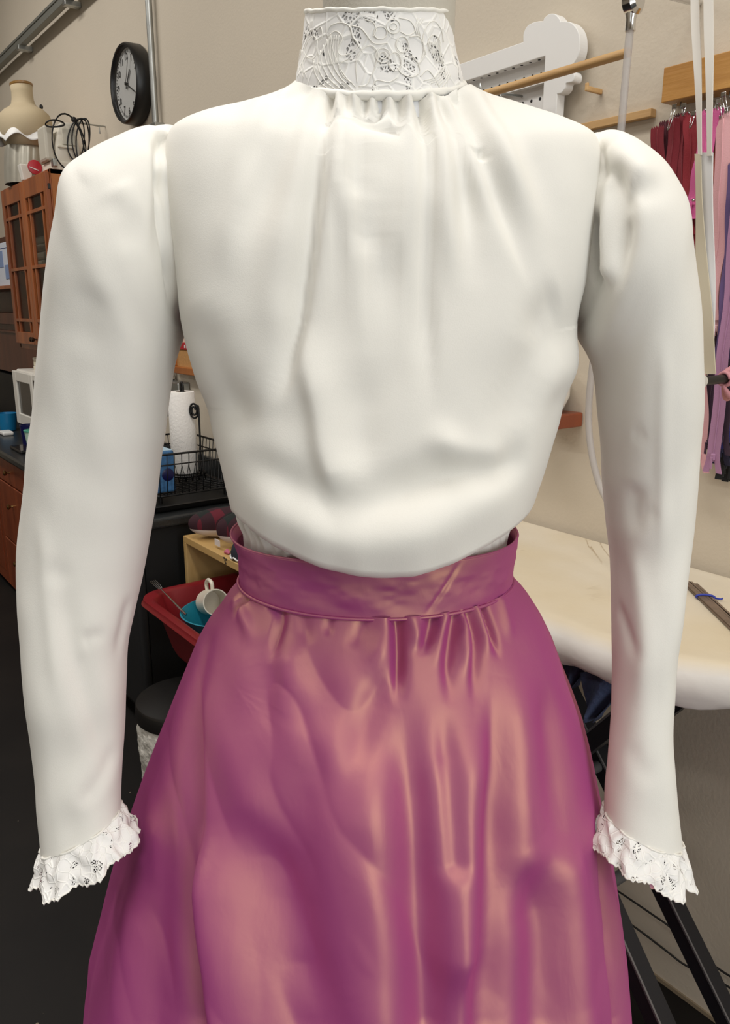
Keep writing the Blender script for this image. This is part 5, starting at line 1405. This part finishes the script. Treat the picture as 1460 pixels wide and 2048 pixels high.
def pin(label, p, q):
    p, q = Vector(p), Vector(q); t = thing('safety_pin', label, 'safety pin', tuple(q), group='safety pins on the zippers')
    d_ = (q - p); s_ = Vector((.0035, 0, 0))
    MB().tube([p - s_, q - s_ * .6, q - s_ * .3 + Vector((0, 0, -.003)), q + s_ * .6, p + s_], .0008, 6).build('wire', M['chrome'], t, True, angle=2)
    MB().lathe(tuple(q + Vector((0, 0, -.002))), [(.0022, -.0015), (.0022, .0015)], 10, axis='y').build('coil', M['chrome'], t, True)
    MB().box(p.x - .005, p.x + .005, p.y - .0015, p.y + .0015, p.z - .003, p.z + .005).build('clasp', M['chrome'], t, bevel=0.001)
pin('silver safety pin hooked above the dark red zippers', wp(1349, 214, 1.448), wp(1337, 256, 1.448))
pin('silver safety pin over the second red bundle', wp(1368, 212, 1.446), wp(1366, 228, 1.446))
pin('silver safety pin loose on the bright red zipper', wp(1387, 228, 1.440), wp(1381, 252, 1.440))
pin('silver safety pin in the top of the pale pink zipper', wp(1447, 190, 1.438), wp(1453, 222, 1.438))
pin('silver safety pin above the hot pink zipper', wp(1437, 204, 1.442), wp(1441, 232, 1.442))
for lb, x, y in (('silver snap on the end of the hot pink zipper', 1371, 415), ('shiny slider clip beside the coral zipper', 1387, 400)):
    q = wp(x, y, 1.432)
    tag(MB().lathe(tuple(q), [(.0012, .004), (.0035, .002), (.0035, -.001), (.002, -.003)], 14, axis='y').build('snap', M['chrome'], None, True), lb, 'snap')

# sling of straps with black rod
sl_ = thing('fabric_sling', 'white cotton sling on two thin straps holding a black rod', 'sling', (-.72, 1.2, 1.46))
SP = 1.18
def strip(name, pts, m, parent, th_=.0012, perp=SP):
    """pts: (x, y, half width) along the strip"""
    n = len(pts); G = []
    fine = smoothpath([(p[0], p[1], p[2]) for p in pts], 8)
    for i, p in enumerate(fine):
        l_, r_ = wp(p.x - p.z, p.y, perp), wp(p.x + p.z, p.y, perp)
        w_ = .002 * math.sin(i * .25)
        G.append([(l_.x, l_.y - th_ + w_, l_.z), (r_.x, r_.y - th_ - w_, r_.z), (r_.x, r_.y + th_ - w_, r_.z), (l_.x, l_.y + th_ + w_, l_.z)])
    mb = MB().grid(np.array(G), wrap_v=True); mb.f.append((0, 1, 2, 3)); mb.f.append(tuple((len(G) - 1) * 4 + k for k in range(4)))
    return mb.build(name, m, parent, True, angle=1.0)
strip('strap', [(1390, -700, 6), (1390, -200, 6), (1390, 0, 7), (1396, 150, 6.5), (1400, 310, 5)], M['linen'], sl_)
strip('strap', [(1416, -700, 7), (1416, -200, 7), (1417, 0, 8), (1419, 150, 7), (1419, 312, 6)], M['linen'], sl_)
strip('band', [(1412, 305, 14), (1415, 420, 12), (1419, 540, 10), (1423, 640, 6), (1426, 700, 3)], mat('sling_white', '#dedddc', 0.8), sl_, perp=SP + .006)
strip('band', [(1396, 308, 6), (1399, 420, 8), (1404, 540, 11), (1412, 650, 14), (1418, 748, 15)], M['linenbeige'], sl_, perp=SP)
rod = thing('hanging_rod', 'black rod resting in the white sling and fixed to the wall', 'rod', (-.7, 1.3, 1.44))
ra = wp(1384, 764, SP - .01); ra.z -= .0
MB().tube([(ra.x, SP - .03, ra.z), (ra.x, W - .001, ra.z)], .0075, 12).build('bar', M['black'], rod, True)
MB().lathe((ra.x, 0, ra.z), [(.02, W - .001), (.02, W - .008), (.009, W - .012)], 16, axis='y').build('wall_plate', M['black'], rod, True)
MB().lathe((ra.x, 0, ra.z), [(.0085, SP - .036), (.0125, SP - .030), (.0115, SP - .005), (.013, SP + .012), (.0095, SP + .020)], 20, axis='y').build('wrapped_cloth', M['linen'], sl_, True)
pk_ = thing('pink_ribbon', 'pale pink ribbon knotted on the black rod', 'ribbon', (ra.x, 1.27, ra.z))
MB().tube([(ra.x + .0105 * math.cos(a), 1.262 + .004 * a / 6, ra.z + .0105 * math.sin(a)) for a in np.linspace(0, 12, 40)], .003, 8).build('knot', M['pink'], pk_, True, angle=2)
for k, (dx, dz, dy) in enumerate(((-.004, .016, .05), (.004, -.030, .03), (-.006, -.034, .045))):
    MB().tube(smoothpath([(ra.x, 1.262, ra.z + (.011 if dz > 0 else -.011)), (ra.x + dx, 1.262 + dy * .5, ra.z + dz * .9), (ra.x + dx * 2, 1.262 + dy, ra.z + dz)], 6), [.003, .0035, .004, .0045, .005, .005, .005, .0055, .006, .006, .006, .006, .005], 8).build('tail', M['pink'], pk_, True, angle=2)

# ------------------------------------------------------------------ pressing board
ib = thing('ironing_board', 'wide padded ironing board with a stained cream cover on black legs', 'ironing board', (-.9, 1.22, 0))
bx0, bx1 = -1.75, -.375
NEAR = np.array([(-1.9, 1.25), (-1.75, 1.20), (-1.5, 1.06), (-1.1, 1.02), (-.8, 1.015), (-.70, 1.018), (-.63, 1.035), (-.58, 1.065), (-.54, 1.105), (-.48, 1.165), (-.42, 1.25), (-.38, 1.33), (-.3, 1.45)])
def near_y(x): return interp(x, NEAR, .02)
xs = np.linspace(bx0, bx1, 90); prof = []
for k in range(40):
    prof.append(k / 39)
G = []
for x in xs:
    y0 = float(near_y(x)); y1 = W - .006; row = []
    sag = .004 * math.sin(x * 9)
    zt, zb_, r = 1.032, .952, .036
    for a in np.linspace(-R90, R90, 16): row.append((x, y0 + r - r * math.cos(a) + .0015 * math.sin(x * 60 + a), (zt + zb_) / 2 + (zt - zb_) / 2 * math.sin(a) + (.004 * math.sin(x * 55) + .003 * math.sin(x * 23)) * (a < -.8)))
    for f in np.linspace(.02, .98, 14): row.append((x, y0 + r + (y1 - r * .5 - y0 - r) * f, zt + .0015 * math.sin(x * 11 + f * 7)))
    for a in np.linspace(R90, -R90, 8): row.append((x, y1 - r * .5 + r * .5 * math.cos(a), (zt + zb_) / 2 + (zt - zb_) / 2 * math.sin(a)))
    G.append(row)
m = MB().grid(np.array(G), wrap_v=True); nn = len(G[0]); m.f.append(tuple(range(nn))); m.f.append(tuple((len(G) - 1) * nn + k for k in range(nn)))
m.build('padded_cover', M['board'], ib, True, angle=1.2)
MB().box(bx0 + .25, bx1 - .25, 1.09, W - .03, .935, .958).build('deck', M['appliance_side'], ib)
edge_m = mat('leg_edge_silver', '#8f8d90', 0.3, metal=0.8)
def leg(xt, zt, xb, zb, y, w=.022):
    l_ = MB().bar((xt, y, zt), (xb, y, zb), .036, .034, (0.6, 0, .8)).build('leg', M['dirty'], ib, bevel=0.001)
    d_ = (Vector((xb, 0, zb)) - Vector((xt, 0, zt))).normalized(); up = Vector((-d_.z, 0, d_.x)); up = up if up.z > 0 else -up
    o = up * .0165
    MB().bar(Vector((xt, y - .0175, zt)) + o, Vector((xb, y - .0175, zb)) + o, .004, .004, (0, 1, 0)).build('edge_trim', edge_m, l_)
leg(-1.165, .935, -.405, .018, 1.30); leg(-1.045, .935, -.335, .018, 1.08)
leg(-.70, .935, -1.42, .018, 1.20); leg(-.68, .935, -1.40, .018, 1.38)
for x, z, ya, yb in ((-.40, .022, 1.04, 1.42), (-1.41, .022, 1.04, 1.46), (-.775, .475, 1.10, 1.30), (-.905, .62, 1.2, 1.38), (-.47, .11, 1.08, 1.30)):
    MB().tube([(x, ya, z), (x, yb, z)], .012, 12).build('cross_tube', mat('cross_grey', '#4d4b4a', 0.4), ib, True)
dn = thing('denim_cloth', 'blue denim cloth hanging under the ironing board edge', 'cloth', (-.78, 1.05, .87))
def hang(pts, name, m, perp, depth=.012):
    """pts: (x left, x right, y) rows in the photo; cloth folds vertically"""
    G = []
    for i, (xl, xr, y) in enumerate(pts):
        f = i / (len(pts) - 1); row = []
        for k in range(24):
            u = k / 23; q = wp(xl + (xr - xl) * u, y, perp); row.append((q.x, q.y + depth * math.sin(u * 9 + f * 1.5) * (.3 + f), q.z))
        G.append(row)
    return MB().grid(np.array(G)).build(name, m, dn, True, angle=2, solid=.002)
hang([(1128, 1172, 1330), (1130, 1168, 1345), (1134, 1160, 1360), (1140, 1152, 1374)], 'corner', M['denim'], 1.09)
hang([(1160, 1262, 1345), (1161, 1258, 1362), (1163, 1246, 1385), (1165, 1226, 1405), (1166, 1206, 1428), (1172, 1197, 1440)], 'panel', M['denim'], 1.07, .014)

bo = thing('boning_bundle', 'bundle of grey metal boning strips tied in blue on the board', 'bundle', (-.72, 1.31, 1.034))
A0, B0 = Vector((-.790, 1.368, 1.0365)), Vector((-.585, 1.205, 1.0365))
dd_ = (B0 - A0).normalized(); nn_ = Vector((-dd_.y, dd_.x, 0))
for k in range(8):
    o = nn_ * ((k % 4 - 1.5) * .0062 + random.uniform(-.001, .001)) + Vector((0, 0, .0022 * (k // 4)))
    e0 = random.uniform(-.012, .01)
    MB().bar(A0 + o + dd_ * e0, B0 + o + dd_ * random.uniform(-.01, .02) + nn_ * random.uniform(-.004, .004), .0065, .0018).build('boning_strip', M['bone'], bo)
c_ = A0 + dd_ * .072
MB().tube([c_ + nn_ * (.0155 * math.cos(a)) + Vector((0, 0, .0015 + .0045 * math.sin(a))) + dd_ * (.003 * math.cos(a)) for a in np.linspace(0, 2 * math.pi, 24, endpoint=False)], .0022, 6, closed=True).tube([c_ + nn_ * .015, c_ + nn_ * .026 + dd_ * .006, c_ + nn_ * .030 + dd_ * .002], .0018, 6).build('twist_tie', M['twist'], bo, True, angle=2)
# cords on the wall under the board
for lb, pts in (('upper black cord slung along the wall under the board', [(1190, 1752), (1240, 1785), (1300, 1826), (1345, 1858), (1420, 1925), (1475, 1962)]), ('lower thin black cord on the wall above the floor trim', [(1235, 1830), (1280, 1862), (1330, 1900), (1370, 1930), (1430, 1958), (1475, 1985)])):
    q = [wp(x, y, 1.478) for x, y in pts]
    tag(MB().tube(smoothpath(q, 8), .0024, 6).build('power_cable', M['black'], None, True, angle=2), lb, 'cable', 'cables under the ironing board')
wi = thing('wall_gadget', 'white rounded gadget peeking out behind the blouse at the wall', 'gadget', (-1.24, 1.42, 1.3))
MB().lathe((-1.238, 1.437, 1.375), [(.01, -.055), (.045, -.05), (.058, -.02), (.058, .02), (.045, .045), (.01, .05)], 24).build('shell', M['whiteplastic'], wi, True)
MB().box(-1.25, -1.172, 1.40, W - .001, 1.285, 1.318).build('bracket', M['redwood'], wi, bevel=0.004)
